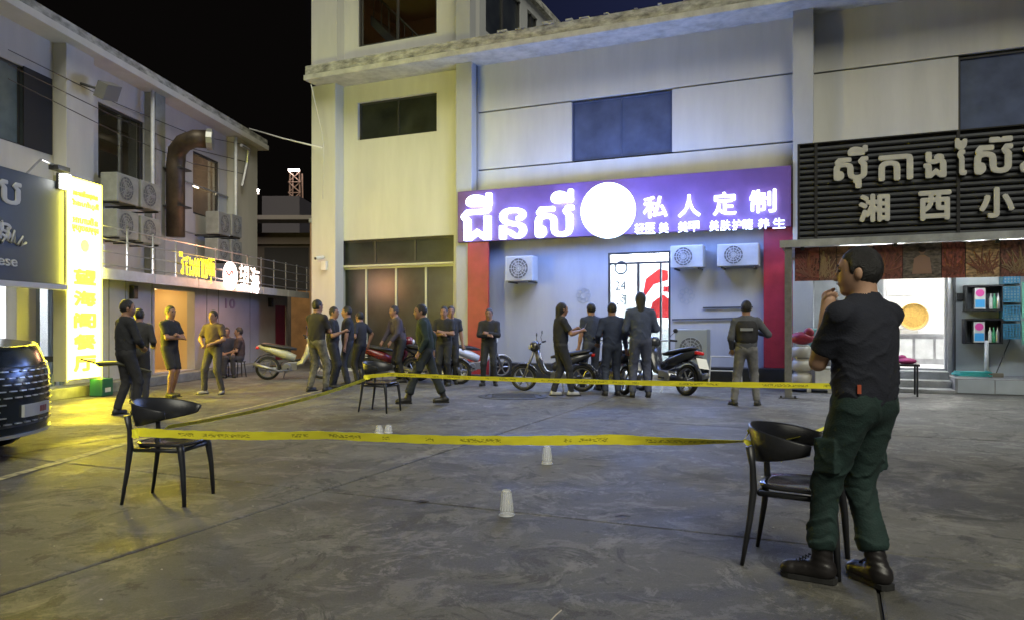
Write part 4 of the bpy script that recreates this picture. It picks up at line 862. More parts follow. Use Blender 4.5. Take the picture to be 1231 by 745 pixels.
# ================================================================== CAR
def car():
    fx, fy = -4.80, 7.35                       # nose centre
    r = WF.root('parked_car', fx - 2.3, -fy, 0, label='dark parked car on the left edge, its grille full of short chrome dashes', cat='car')
    paint = mat('dark car paint', (.018, .026, .034), .18, metal=.5)
    def F(X, Y, Z):
        x = X - fx; y = Y - fy
        nose = x + .40 * y * y + .55 * np.maximum(Z - .62, 0) ** 2 + .25 * np.maximum(.5 - Z, 0) ** 2
        low = np.maximum.reduce([nose, -(x + 4.6), np.abs(y) - (.93 - .10 * np.maximum(Z - .8, 0)), .22 - Z, Z - (1.10 + .10 * np.clip(-x, 0, 1.3))])
        cab = np.maximum.reduce([(x + 1.05) * .70 + (Z - 1.1) * .72, -(x + 4.45), np.abs(y) - (.90 - .30 * np.maximum(Z - 1.0, 0)), Z - 1.72, .9 - Z])
        h = np.clip(.5 + .5 * (cab - low) / .08, 0, 1); d = cab * (1 - h) + low * h - .08 * h * (1 - h)
        for wx in (-.85, -3.75):
            w = np.sqrt((x - wx) ** 2 + (Z - .33) ** 2) - .39; d = np.maximum(d, -np.maximum(w, -(np.abs(y) - .66)))
        return d
    v, f = nets(F, (fx - 4.75, fy - 1.05, .1), (fx + .1, fy + 1.05, 1.85), .035)
    body = part('body', MB().add(v, f), paint, r, smooth=True)
    def nx(y, z): return fx - .40 * y * y - .55 * max(z - .62, 0) ** 2 - .25 * max(.5 - z, 0) ** 2
    ch = mat('chrome', (.55, .57, .57), .4, metal=.9)
    def plate_(y0, y1, z0, z1, push, n=6):
        mb = MB(); vs = []; fs = []
        for i in range(n + 1):
            y = y0 + (y1 - y0) * i / n
            for z in (z0, z1): vs += [(nx(y, z) + push, fy + y, z), (nx(y, z) - .01, fy + y, z)]
        for i in range(n): a = i * 4; fs += [(a, a + 4, a + 6, a + 2), (a + 2, a + 6, a + 7, a + 3), (a, a + 1, a + 5, a + 4)]
        fs += [(0, 2, 3, 1), (4 * n, 4 * n + 1, 4 * n + 3, 4 * n + 2)]
        return vs, fs
    gv = plate_(-.72, .72, .34, .92, .008); gr = part('grille', MB().add(*gv), mat('grille black', (.01, .012, .014), .35), r)
    for row in range(9):
        z = .37 + row * .063; 
        for c in range(11):
            y = -.66 + c * .128 + (.064 if row % 2 else 0)
            if abs(y) > .70 or (.42 < z < .56 and abs(y) < .34): continue
            part('grille_dash', MB().add(*plate_(y, y + .075, z, z + .011, .02, 1)), ch, gr)
    pv_ = plate_(-.06, .46, .425, .545, .03, 4); lp = part('number_plate', MB().add(*pv_), mat('plate white', (.42, .43, .43), .4), r)
    part('number_plate_marks', MB().add(*plate_(.20, .24, .455, .515, .034, 1)).add(*plate_(.26, .29, .455, .515, .034, 1)).add(*plate_(.31, .35, .455, .515, .034, 1)), mat('plate dark red', (.2, .04, .05), .5), lp)
    for sg_ in (-1, 1):
        hv = plate_(sg_ * .52, sg_ * .90, .80, .90, .016, 4); part('headlight', MB().add(*hv), mat('headlight glass', (.25, .28, .3), .08, spec=.9), r)
        hv = plate_(sg_ * .45, sg_ * .90, .93, .945, .018, 4); part('light_strip', MB().add(*hv), mat('light strip', (.6, .6, .5), .1, metal=.8), r)
    hv = plate_(-.88, .88, .235, .265, .022, 8); part('chin_trim', MB().add(*hv), ch, r)
    gls = mat('car glass', (.01, .012, .014), .05, spec=.8)
    part('windscreen', MB().add([(fx - 1.22, fy - .74, 1.22), (fx - 1.22, fy + .74, 1.22), (fx - 1.76, fy + .62, 1.68), (fx - 1.76, fy - .62, 1.68), (fx - 1.24, fy - .74, 1.20), (fx - 1.24, fy + .74, 1.20), (fx - 1.78, fy + .62, 1.66), (fx - 1.78, fy - .62, 1.66)], [(0, 1, 2, 3), (7, 6, 5, 4), (0, 4, 5, 1), (1, 5, 6, 2), (2, 6, 7, 3), (3, 7, 4, 0)]), gls, r)
    for wx in (-.85, -3.75):
        for sg_ in (-1, 1):
            y = fy + sg_ * .80; w = part('wheel', MB().lathe([(.20, -.1), (.30, -.1), (.335, -.07), (.335, .07), (.30, .1), (.20, .1)], (fx + wx, y, .336), 'y', 28), blk, r, smooth=True)
            part('rim', MB().lathe([(0, sg_ * .09), (.06, sg_ * .095), (.20, sg_ * .085), (.21, sg_ * .1), (.205, sg_ * .02), (0, sg_ * .03)], (fx + wx, y, .336), 'y', 10), ch, w)
    for sg_ in (-1, 1): part('mirror', MB().ell((fx - 1.35, fy + sg_ * 1.02, 1.12), (.07, .12, .08)), paint, r, smooth=True)

# ---------------------------------------------------------------- implicit surfaces -> mesh (surface nets)
def nets(F, lo, hi, h):
    n = [int(math.ceil((hi[i] - lo[i]) / h)) + 1 for i in range(3)]
    ax = [lo[i] + np.arange(n[i]) * h for i in range(3)]
    X, Y, Z = np.meshgrid(*[a.astype(np.float32) for a in ax], indexing='ij')
    D = F(X, Y, Z).astype(np.float32); s_ = D < 0
    c = [n[i] - 1 for i in range(3)]; sh = tuple(c)
    cnt = np.zeros(sh, np.float32); acc = [np.zeros(sh, np.float32) for _ in range(3)]
    corner = lambda A, i, j, k: A[i:i + c[0], j:j + c[1], k:k + c[2]]
    for axis in range(3):
        o = [a for a in range(3) if a != axis]
        for p in (0, 1):
            for q in (0, 1):
                a = [0, 0, 0]; a[o[0]] = p; a[o[1]] = q; b = list(a); b[axis] = 1
                da, db = corner(D, *a), corner(D, *b); m = (da < 0) != (db < 0)
                t = np.where(m, da / np.where(np.abs(da - db) < 1e-9, 1, da - db), 0)
                cnt += m
                for d in range(3):
                    acc[d] += np.where(m, (t if d == axis else a[d]), 0)
    act = cnt > 0; idx = -np.ones(sh, np.int64); ii = np.argwhere(act); idx[act] = np.arange(len(ii))
    V = np.stack([lo[d] + (ii[:, d] + acc[d][act] / cnt[act]) * h for d in range(3)], 1)
    Fc = []
    for axis in range(3):
        o = [(axis + 1) % 3, (axis + 2) % 3]
        sl_a = [slice(1, -1)] * 3; sl_a[axis] = slice(0, n[axis] - 1); sl_b = list(sl_a); sl_b[axis] = slice(1, n[axis])
        A, B = s_[tuple(sl_a)], s_[tuple(sl_b)]; e = np.argwhere(A != B)
        if not len(e): continue
        fl_ = A[tuple(e.T)]; base = e.copy(); base[:, o[0]] += 1; base[:, o[1]] += 1
        def cell(d0, d1): g = base.copy(); g[:, o[0]] += d0; g[:, o[1]] += d1; return idx[tuple(g.T)]
        q = np.stack([cell(-1, -1), cell(0, -1), cell(0, 0), cell(-1, 0)], 1); q[~fl_] = q[~fl_][:, ::-1]; Fc.append(q)
    Fc = np.concatenate(Fc); return V.tolist(), Fc.tolist()
car()

# ================================================================== CHAIRS, TAPE, CUPS
chm = mat('dark grey moulded plastic', (.022, .023, .027), .38, .2, 12, .05, 60)
def chair_proto():
    r = WF.root('plastic_chair'); sh = .45; leg = [(-.20, -.19), (-.20, .19), (.235, -.215), (.235, .215)]
    # seat: dished rounded plate
    n = 28; rings = [(0, -.012), (.45, -.010), (.8, -.002), (.97, .006), (1.0, .0), (.97, -.018), (.6, -.024), (0, -.026)]; vs = []
    for q, z in rings:
        for k in range(n):
            a = 2 * PI * k / n; c, s2 = math.cos(a), math.sin(a); e = .55
            x = math.copysign(abs(c) ** e, c) * .215 * q + .02; y = math.copysign(abs(s2) ** e, s2) * .215 * q * (1 + .10 * (x / .2)); vs.append((x, y, sh + z))
    fs = [(i * n + k, i * n + (k + 1) % n, (i + 1) * n + (k + 1) % n, (i + 1) * n + k) for i in range(len(rings) - 1) for k in range(n)]
    part('seat', MB().add(vs, fs), mat('seat plastic', (.035, .035, .04), .14, .2, 14), r, smooth=True)
    fr = MB(); fr.path([(-.17, -.18, sh - .045), (.20, -.20, sh - .045), (.20, .20, sh - .045), (-.17, .18, sh - .045), (-.17, -.18, sh - .045)], .017, 6); part('seat_frame', fr, chm, r, smooth=True)
    for (x, y) in leg[2:]:
        part('leg', MB().path([(x, y, 0), (x - .015, y * .97, .25), (x - .035, y * .93, .40), (x - .05, y * .88, .438)], [.014, .020, .025, .028], 10), chm, r, smooth=True)
    for (x, y) in leg[:2]:
        part('leg', MB().path([(x - .06, y * 1.05, 0), (x - .02, y, .25), (x - .0, y * .98, .42), (x - .005, y * .98, .55), (x - .02, y * 1.02, .66)], [.014, .021, .025, .021, .030], 10, flat=(1, .8)), chm, r, smooth=True)
    # back band: high at the rear, sweeping forward and down into two short arms
    N = 26; vs = []; fs = []
    for i in range(N + 1):
        t = -1 + 2 * i / N; a = PI + t * 1.95; R1 = .235; x = R1 * math.cos(a) * 1.0 + .01; y = R1 * math.sin(a) * 1.05
        w = abs(t); top = .765 - .075 * w ** 1.6; hgt = .135 * (1 - w ** 1.7) + .045; bot = top - hgt - .02 * (1 - w); nx_, ny_ = math.cos(a), math.sin(a); th = .010
        lean = .03
        for (rr2, z, e) in ((th, bot, 0), (th, top, lean), (0, top + .008, lean), (-th, top, lean), (-th, bot, 0), (0, bot - .008, 0)):
            vs.append((x + nx_ * (rr2 + e), y + ny_ * (rr2 + e), z))
    for i in range(N):
        for k in range(6): fs.append((i * 6 + k, i * 6 + (k + 1) % 6, (i + 1) * 6 + (k + 1) % 6, (i + 1) * 6 + k))
    fs += [tuple(range(6)), tuple(N * 6 + k for k in range(6))[::-1]]
    part('backrest', MB().add(vs, fs), chm, r, smooth=True); return r
ch0 = chair_proto()
def put(o, x, y, a): o.location = (x, y, 0); o.rotation_euler = (0, 0, a)
GC = 'black plastic chairs carrying the tape'
put(ch0, 1.60, 4.17, math.atan2(-.22, .38)); tag(ch0, 'black plastic armchair beside the legs of the man in the black shirt', 'chair', GC)
ch1 = copy_tree(ch0); put(ch1, -2.61, 5.68, math.atan2(-.04, .43)); ch1['label'] = 'black plastic chair on the left with the yellow tape tied round its back'
ch2 = copy_tree(ch0); put(ch2, *P(457, 494), -.35); ch2['label'] = 'farther black chair in the middle where the two tapes meet, in front of the motorbikes'

def tape_mat():
    m = mat('yellow tape', (1.0, .90, .05), .5, .12, 3); nt = m.node_tree; b = nt.nodes['Principled BSDF']; L = nt.links
    u = nt.nodes.new('ShaderNodeUVMap'); sp_ = nt.nodes.new('ShaderNodeSeparateXYZ'); L.new(u.outputs[0], sp_.inputs[0])
    n = nt.nodes.new('ShaderNodeTexNoise'); mp = nt.nodes.new('ShaderNodeMapping'); mp.inputs['Scale'].default_value = (46, 7, 1); L.new(u.outputs[0], mp.inputs[0]); L.new(mp.outputs[0], n.inputs[0]); n.inputs['Scale'].default_value = 1; n.inputs['Detail'].default_value = 2
    n2 = nt.nodes.new('ShaderNodeTexNoise'); mp2 = nt.nodes.new('ShaderNodeMapping'); mp2.inputs['Scale'].default_value = (2.2, 0, 1); L.new(u.outputs[0], mp2.inputs[0]); L.new(mp2.outputs[0], n2.inputs[0]); n2.inputs['Scale'].default_value = 1
    def M(op, a, b_=None):
        x = nt.nodes.new('ShaderNodeMath'); x.operation = op
        for i, v in enumerate((a, b_)):
            if v is None: continue
            if isinstance(v, (int, float)): x.inputs[i].default_value = v
            else: L.new(v, x.inputs[i])
        return x.outputs[0]
    f = M('MULTIPLY', M('GREATER_THAN', n.outputs[0], .50), M('MULTIPLY', M('GREATER_THAN', sp_.outputs['Y'], .28), M('LESS_THAN', sp_.outputs['Y'], .68)))
    f = M('MULTIPLY', f, M('GREATER_THAN', n2.outputs[0], .50)); f = M('MULTIPLY', f, .6)
    mx = nt.nodes.new('ShaderNodeMix'); mx.data_type = 'RGBA'; L.new(f, mx.inputs['Factor'])
    src = b.inputs['Base Color'].links[0].from_socket; L.new(src, mx.inputs['A']); mx.inputs['B'].default_value = (.06, .05, .01, 1)
    L.new(mx.outputs['Result'], b.inputs['Base Color']); b.inputs['Transmission Weight'].default_value = 0
    return m
TM = tape_mat()
def ribbon(name, pts, w, label, tw=None, sag=0, N=60, parent=None, fold=.0):
    """flat tape through points; tw lists the tilt of its width at each point (0 = upright)"""
    pts = [Vector(p) for p in pts]; seg = [(pts[i + 1] - pts[i]).length for i in range(len(pts) - 1)]; T = sum(seg); tw = tw or [0] * len(pts)
    vs = []; fs = []; uv = []
    for i in range(N + 1):
        d = T * i / N; k = 0
        while k < len(seg) - 1 and d > seg[k]: d -= seg[k]; k += 1
        t = d / seg[k]; p = pts[k].lerp(pts[k + 1], t); dr_ = (pts[k + 1] - pts[k]).normalized(); p = p + Vector((0, 0, -sag * seg[k] * 4 * t * (1 - t)))
        an = tw[k] + (tw[k + 1] - tw[k]) * t; up = Vector((0, 0, 1)); up = (up - dr_ * up.dot(dr_)).normalized(); sd = dr_.cross(up); wd = up * math.cos(an) + sd * math.sin(an)
        q = sd * math.cos(an) * fold * math.sin(i * 1.3)
        ww = w * (1 + .06 * math.sin(i * 2.1) + .05 * math.sin(i * .7)) / 2
        vs += [p - wd * ww, p + q, p + wd * ww]; uv += [(T * i / N, 0), (T * i / N, .5), (T * i / N, 1)]
        if i: a = 3 * i; fs += [(a - 3, a, a + 1, a - 2), (a - 2, a + 1, a + 2, a - 1)]
    me = bpy.data.meshes.new(name); me.from_pydata([tuple(v) for v in vs], [], fs); ul = me.uv_layers.new(name='uv')
    for lp_ in me.loops: ul.data[lp_.index].uv = uv[lp_.vertex_index]
    o = link(name, me, TM, parent)
    m2 = o.modifiers.new('thick', 'SOLIDIFY'); m2.thickness = .0012
    if label: tag(o, label, 'tape')
    return o
A = PD(168, 519, 5.42); B = PD(896, 530, 4.36)
ribbon('barrier_tape', [A, A.lerp(B, .35), A.lerp(B, .82), B], .062, 'near yellow barrier tape stretched across the yard from the left chair to the right chair', [0.1, .45, .15, 1.25], .010, 90, fold=.0012)
C_ = PD(200, 513, 5.9); D_ = PD(440, 455, 11.1)
ribbon('barrier_tape', [C_, D_], .055, 'yellow barrier tape running back from the left chair to the middle chair', [.9, .35], .012, 70, fold=.004)
E_ = PD(440, 452, 11.05); F_ = PD(1010, 463.5, 7.1); H_ = PD(1062, 466, 6.2)
ribbon('barrier_tape', [E_, PD(470, 449.5, 11.0), F_, H_], .056, 'far yellow barrier tape running from the middle chair to the foreground man', [.5, .3, 0, 0], .004, 60, fold=.0012)
K_ = PD(926, 533, 4.12)
ribbon('barrier_tape', [H_, PD(1010, 507, 5.0), K_], .045, 'twisted end of yellow tape going from behind the man to the right chair', [0, 1.3, 2.2], .01, 50, fold=.006)
kn = MB()
def knot(x, y, z, s_): 
    r = random.Random(int(x * 1000))
    pts = [(x + r.uniform(-1, 1) * s_, y + r.uniform(-1, 1) * s_, z + r.uniform(-1, 1) * s_) for _ in range(7)]; return pts
for (a, lab) in ((PD(904, 528, 4.22), 'yellow tape loop tied round the left end of the right chair back'), (PD(938, 541, 4.05), 'yellow tape tail hanging from the right chair back')):
    ribbon('tape_knot', [a + Vector((-.02, .0, .06)), a + Vector((.035, -.02, .0)), a + Vector((-.01, -.03, -.03)), a + Vector((-.045, .0, .0)), a + Vector((-.0, .02, .055)), a + Vector((.0, -.02, -.06))], .03, lab, [.3, 1, .2, 1.1, .4, .2], 0, 30, fold=.004)
a = PD(166, 520, 5.42); ribbon('tape_knot', [a + Vector((.02, -.03, .0)), a + Vector((-.035, -.02, .0)), a + Vector((-.03, .05, .0)), a + Vector((.03, .04, .0))], .06, 'yellow tape wrapped round the upright of the left chair', None, 0, 20, fold=.003)
a = PD(440, 453, 11.05); ribbon('tape_knot', [a + Vector((.04, -.03, .0)), a + Vector((-.03, -.03, .0)), a + Vector((-.03, .05, .0)), a + Vector((.05, .05, .0))], .06, 'yellow tape wrapped round the back of the middle chair', None, 0, 20, fold=.003)

cupm = bpy.data.materials.new('clear cup'); cupm.use_nodes = True; nt = cupm.node_tree; bs = nt.nodes['Principled BSDF']
bs.inputs['Base Color'].default_value = (.85, .87, .88, 1); bs.inputs['Roughness'].default_value = .18; bs.inputs['Alpha'].default_value = .26; bs.inputs['Specular IOR Level'].default_value = .9
def cup(x, y, label, h=.178, lie=0.):
    r = WF.root('plastic_cup', x, -y, 0, label=label, cat='cup', group='clear cups marking the ground')
    n = 28; prof = [(.0, h - .006), (.026, h - .004), (.030, h), (.032, h - .006)] + [(.032 + .019 * t, h - .006 - (h - .02) * t) for t in (.15, .3, .302, .5, .7, .702, .85, 1)] + [(.054, .010), (.056, .004), (.051, .002)]
    b = part('cup_wall', MB().lathe(prof, (x, y, 0), n=n), cupm, r, smooth=True)
    m = b.modifiers.new('t', 'SOLIDIFY'); m.thickness = .0012
    rb = MB()
    for k in range(14): a = 2 * PI * k / 14; rb.tube((x + .033 * math.cos(a), y + .033 * math.sin(a), h - .02), (x + .047 * math.cos(a), y + .047 * math.sin(a), .04), .0012, n=4)
    part('ribs', rb, mat('cup ribs', (.8, .82, .83), .2), r, kind='stuff'); part('rim', MB().path([(x + .0535 * math.cos(2 * PI * k / 24), y + .0535 * math.sin(2 * PI * k / 24), .004) for k in range(25)], .0028, 5), mat('cup rim', (.75, .77, .78), .2), r, smooth=True)
    return r
cup(*P(609, 619), 'nearest upturned clear plastic cup standing alone on the concrete, below the near tape')
cup(*P(657.5, 557), 'upturned clear plastic cup standing right under the near tape', .175)
cup(*P(456, 521), 'left of two short upturned clear cups beyond the near tape on the left', .10)
cup(*P(467, 520), 'right of two short upturned clear cups beyond the near tape on the left', .10)
# scraps on the ground
tg = part('twig', MB().path([(*P(661, 749), .01), (*P(668, 742), .012), (*P(675, 738), .02)], .003, 5), mat('pale twig', (.5, .45, .35), .7)); tag(tg, 'short pale twig lying on the concrete at the bottom edge', 'twig')
for (u, v, L) in ((748, 621, 'small dark dry leaf right of the nearest cup'), (506, 603, 'small dark dry leaf left of the nearest cup')):
    x, y = P(u, v); tag(part('dry_leaf', MB().add([(x - .05, y, .006), (x, y - .02, .016), (x + .06, y + .01, .004), (x, y + .025, .012), (x - .05, y, .004), (x, y - .02, .013), (x + .06, y + .01, .002), (x, y + .025, .010)], [(0, 1, 3), (1, 2, 3), (4, 7, 5), (5, 7, 6), (0, 4, 5, 1), (1, 5, 6, 2), (2, 6, 7, 3), (3, 7, 4, 0)]), mat('dry leaf', (.035, .025, .02), .8)), L, 'leaf')
sc = MB(); rg = random.Random(3)
for k in range(70):
    x, y = rg.uniform(-5, 5), rg.uniform(3.3, 13); q = rg.uniform(.003, .011); sc.add([(x - q, y, .001), (x, y - q * .6, .001), (x + q, y, .001), (x, y + q, .001), (x, y, q * .8)], [(0, 1, 4), (1, 2, 4), (2, 3, 4), (3, 0, 4)])
tag(part('litter', sc, mat('litter', (.4, .39, .36), .8)), kind='stuff')

def V3(*a): return np.array(a, float)
def cap(X, Y, Z, a, b, ra, rb, sq=None):
    a = np.asarray(a, np.float32); b = np.asarray(b, np.float32); ba = b - a; L = float(ba.dot(ba)) + 1e-9
    t = np.clip(((X - a[0]) * ba[0] + (Y - a[1]) * ba[1] + (Z - a[2]) * ba[2]) / L, 0, 1)
    dx, dy, dz = X - a[0] - t * ba[0], Y - a[1] - t * ba[1], Z - a[2] - t * ba[2]
    if sq is not None: dy = dy * sq
    return np.sqrt(dx * dx + dy * dy + dz * dz) - (ra + (rb - ra) * t)
def ell(X, Y, Z, c, r, rot=0., tilt=0.):
    x, y, z = X - c[0], Y - c[1], Z - c[2]
    if rot: ca, sa = math.cos(rot), math.sin(rot); x, y = x * ca + y * sa, -x * sa + y * ca
    if tilt: ca, sa = math.cos(tilt), math.sin(tilt); y, z = y * ca + z * sa, -y * sa + z * ca
    k0 = np.sqrt((x / r[0]) ** 2 + (y / r[1]) ** 2 + (z / r[2]) ** 2); k1 = np.sqrt((x / r[0] ** 2) ** 2 + (y / r[1] ** 2) ** 2 + (z / r[2] ** 2) ** 2) + 1e-9
    return k0 * (k0 - 1) / k1
def smin(a, b, k=.03):
    h = np.clip(.5 + .5 * (b - a) / k, 0, 1); return b * (1 - h) + a * h - k * h * (1 - h)
def smax(a, b, k=.02): return -smin(-a, -b, k)
def ik(a, t, l1, l2, pole):
    a = np.asarray(a, float); t = np.asarray(t, float); d = t - a; L = np.linalg.norm(d); mx = (l1 + l2) * .999
    if L > mx: t = a + d / L * mx; d = t - a; L = mx
    u = d / L; x = (l1 * l1 - l2 * l2 + L * L) / (2 * L); h = math.sqrt(max(l1 * l1 - x * x, 0)); p = np.asarray(pole, float); p = p - u * p.dot(u); p /= np.linalg.norm(p) + 1e-9
    return a + u * x + p * h, t
# ================================================================== MOTORBIKES
rubber = mat('tyre rubber', (.012, .012, .012), .8); engm = mat('engine metal', (.25, .25, .25), .35, metal=.7); seatm = mat('bike seat', (.016, .015, .015), .5)
def bike(name, label, x, y, a, col, lean=.08, plate='white', size=1., steer=.3, seatcol=None, cat='motorbike', accent=None):
    r = WF.root(name, label=label, cat=cat, group='motorbikes parked along the yard'); pm2 = mat('bike paint %s' % str(col), col, .25, spec=.7)
    R = .28
    def wheel(cx, cs=0):
        w = part('wheel', MB().lathe([(R - .06, -.04), (R - .02, -.045), (R, -.02), (R, .02), (R - .02, .045), (R - .06, .04), (R - .06, -.04)], (cx, 0, R), 'y', 26), rubber, r, smooth=True)
        part('rim', MB().lathe([(R - .085, -.03), (R - .06, -.032), (R - .06, .032), (R - .085, .03), (R - .085, -.03)], (cx, 0, R), 'y', 26), engm, w)
        sp = MB()
        for k in range(6): t = k * PI / 3; sp.tube((cx, 0, R), (cx + (R - .08) * math.cos(t), 0, R + (R - .08) * math.sin(t)), .016, n=5)
        sp.lathe([(0, -.05), (.045, -.05), (.045, .05), (0, .05)], (cx, 0, R), 'y', 12); part('spokes', sp, engm, w); return w
    wheel(0); wheel(1.24)
    bd = MB()                                   # leg shield, underbone, tail
    bd.path([(.95, 0, .86), (.90, 0, .62), (.78, 0, .40), (.55, 0, .34)], [.10, .13, .11, .09], 10, flat=(1.25, .55)); part('leg_shield', bd, pm2, r, smooth=True)
    part('tail_cowl', MB().path([(.62, 0, .50), (.38, 0, .60), (.10, 0, .70), (-.22, 0, .80)], [.12, .15, .13, .05], 12, flat=(1., .75)), pm2, r, smooth=True)
    part('seat', MB().path([(.66, 0, .72), (.48, 0, .75), (.22, 0, .79), (-.08, 0, .84), (-.16, 0, .85)], [.06, .11, .12, .10, .05], 12, flat=(1.05, .45)), mat('seat %s' % str(seatcol), seatcol, .5) if seatcol else seatm, r, smooth=True)
    part('engine', MB().box(.40, .66, -.12, .12, .24, .42).lathe([(0, -.15), (.10, -.15), (.12, -.12), (.12, .12), (.10, .15), (0, .15)], (.42, 0, .30), 'y', 14), engm, r, bevel=.01)
    part('chain_case', MB().path([(.42, .11, .30), (0, .11, .28)], [.06, .05], 8, flat=(.5, 1)), blk, r, smooth=True)
    part('exhaust', MB().path([(.55, -.12, .24), (.25, -.15, .22), (.1, -.16, .27), (-.32, -.17, .40)], [.02, .025, .045, .05], 10), engm, r, smooth=True)
    part('front_fender', MB().path([(1.24 + .31 * math.cos(t), 0, R + .31 * math.sin(t)) for t in (.3, .8, 1.3, 1.8, 2.3, 2.7)], [.03, .05, .06, .06, .05, .03], 8, flat=(1.2, .3)), pm2, r, smooth=True)
    part('rear_fender', MB().path([(.33 * math.cos(t), 0, R + .33 * math.sin(t)) for t in (1.2, 1.7, 2.2, 2.7, 3.1)], [.05, .06, .06, .05, .04], 8, flat=(1.2, .25)), blk, r, smooth=True)
    fk = MB()
    for s2 in (-1, 1): fk.tube((1.24, s2 * .075, R), (1.02, s2 * .06, .84), .022, n=8)
    part('fork', fk, engm, r, smooth=True)
    part('handlebar', MB().path([(.86, -.36, 1.02), (.92, -.2, 1.0), (.98, 0, .96), (.92, .2, 1.0), (.86, .36, 1.02)], .014, 8), engm, r, smooth=True)
    for s2 in (-1, 1):
        part('grip', MB().tube((.83, s2 * .42, 1.025), (.88, s2 * .28, 1.015), .02), rubber, r)
        m_ = part('mirror', MB().ell((.90, s2 * .42, 1.22), (.015, .065, .045), 10, 6), blk, r, smooth=True); part('mirror_stem', MB().path([(.88, s2 * .26, 1.02), (.92, s2 * .34, 1.12), (.90, s2 * .42, 1.2)], .007, 5), blk, m_)
    part('headlight_cowl', MB().ell((1.0, 0, .94), (.12, .13, .12), 14, 8), pm2, r, smooth=True); part('headlight', MB().ell((1.09, 0, .93), (.05, .09, .07), 12, 6), mat('bike headlight', (.5, .52, .5), .1, spec=.9), r, smooth=True)
    part('taillight', MB().box(-.27, -.20, -.09, .09, .74, .80), mat('tail red', (.55, .01, .01), .25), r, bevel=.015)
    if plate:
        p_ = part('number_plate', MB().add([(-.40, -.12, .50), (-.40, .12, .50), (-.30, .12, .68), (-.30, -.12, .68), (-.392, -.12, .496), (-.392, .12, .496), (-.292, .12, .676), (-.292, -.12, .676)], [(0, 1, 2, 3), (7, 6, 5, 4), (0, 4, 5, 1), (1, 5, 6, 2), (2, 6, 7, 3), (3, 7, 4, 0)]), mat('bike plate', (.72, .72, .68), .5), r)
        mk = MB()
        for k in range(5): yy = -.085 + k * .036; mk.add([(-.3725, yy, .545), (-.3725, yy + .022, .545), (-.339, yy + .022, .605), (-.339, yy, .605)], [(0, 3, 2, 1)])
        part('number_plate_marks', mk, mat('plate blue', (.03, .05, .2), .5), p_, kind='stuff')
        part('plate_bracket', MB().box(-.30, -.15, -.03, .03, .66, .70), blk, r)
    part('side_stand', MB().tube((.42, .12, .24), (.36, .26, .01), .012), engm, r)
    for s2 in (-1, 1): part('foot_peg', MB().tube((.45, s2 * .13, .28), (.45, s2 * .28, .28), .016), rubber, r)
    r.location = (x, y, 0); r.rotation_euler = (lean, 0, a); r.scale = (size,) * 3
    return r
RT = math.radians
b1 = bike('motorbike', 'pale motorbike lit yellow, parked left of the tall man in patterned trousers', *P(322, 456), RT(18), (.42, .41, .26), .06, None, 1.02)  # yellow light on the bike is put into its paint colour
bike('motorbike', 'dark red motorbike standing behind the farther black chair', *P(440, 458), RT(8), (.13, .015, .02), .05, None)
bike('motorbike', 'black motorbike seen between the man bending over and the walking man', *P(497, 459), RT(-25), (.03, .03, .035), .05, None)
bike('scooter', 'white scooter parked beside the red strip, its front behind the man with folded arms', *P(545, 455), RT(20), (.55, .56, .58), .06, None, 1.0, cat='scooter')
bike('scooter', 'dark scooter with raised handlebar at the hip of the long haired person', *P(700, 470), RT(170), (.05, .05, .055), -.05, None, .95, cat='scooter')
bike('scooter', 'black scooter with a red tail light and tilted plate between the two standing men', *P(750, 474), RT(105), (.03, .035, .05), .12, True, 1.0, cat='scooter')
bike('scooter', 'black scooter with a white number plate leaning in front of the round fan machine', *P(824, 475), RT(120), (.028, .03, .035), .14, True, 1.05, cat='scooter')

# ================================================================== PEOPLE
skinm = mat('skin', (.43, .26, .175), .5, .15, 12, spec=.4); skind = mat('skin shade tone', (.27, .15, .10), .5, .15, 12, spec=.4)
hairm = mat('black hair', (.010, .009, .009), .45, .4, 60, .6, 160)
eyew = mat('eye white', (.6, .58, .55), .3); 
def wr(X, Y, Z, amp, f=1., seed=0):
    """cloth creases: thin ridges along warped, mostly slanting lines"""
    wx = X + .03 * np.sin(15 * Z + seed) + .02 * np.sin(31 * Y + 2 * seed); wz = Z + .035 * np.sin(17 * X + 9 * Y + seed) + .015 * np.sin(41 * X - 23 * Y)
    r1 = 1 - np.abs(np.sin(f * (21 * wz + 13 * wx + 6 * Y) + seed)); r2 = 1 - np.abs(np.sin(f * (17 * wz - 24 * wx - 11 * Y) + 2.3 * seed)); r3 = 1 - np.abs(np.sin(f * (46 * wz + 9 * Y) + seed))
    m = .5 + .5 * np.sin(9 * X + 7 * Z + seed); return -amp * (1.1 * r1 ** 4 * m + 1.1 * r2 ** 4 * (1 - m) + .55 * r3 ** 3 * np.sin(8 * X - 6 * Z + seed) - .3)

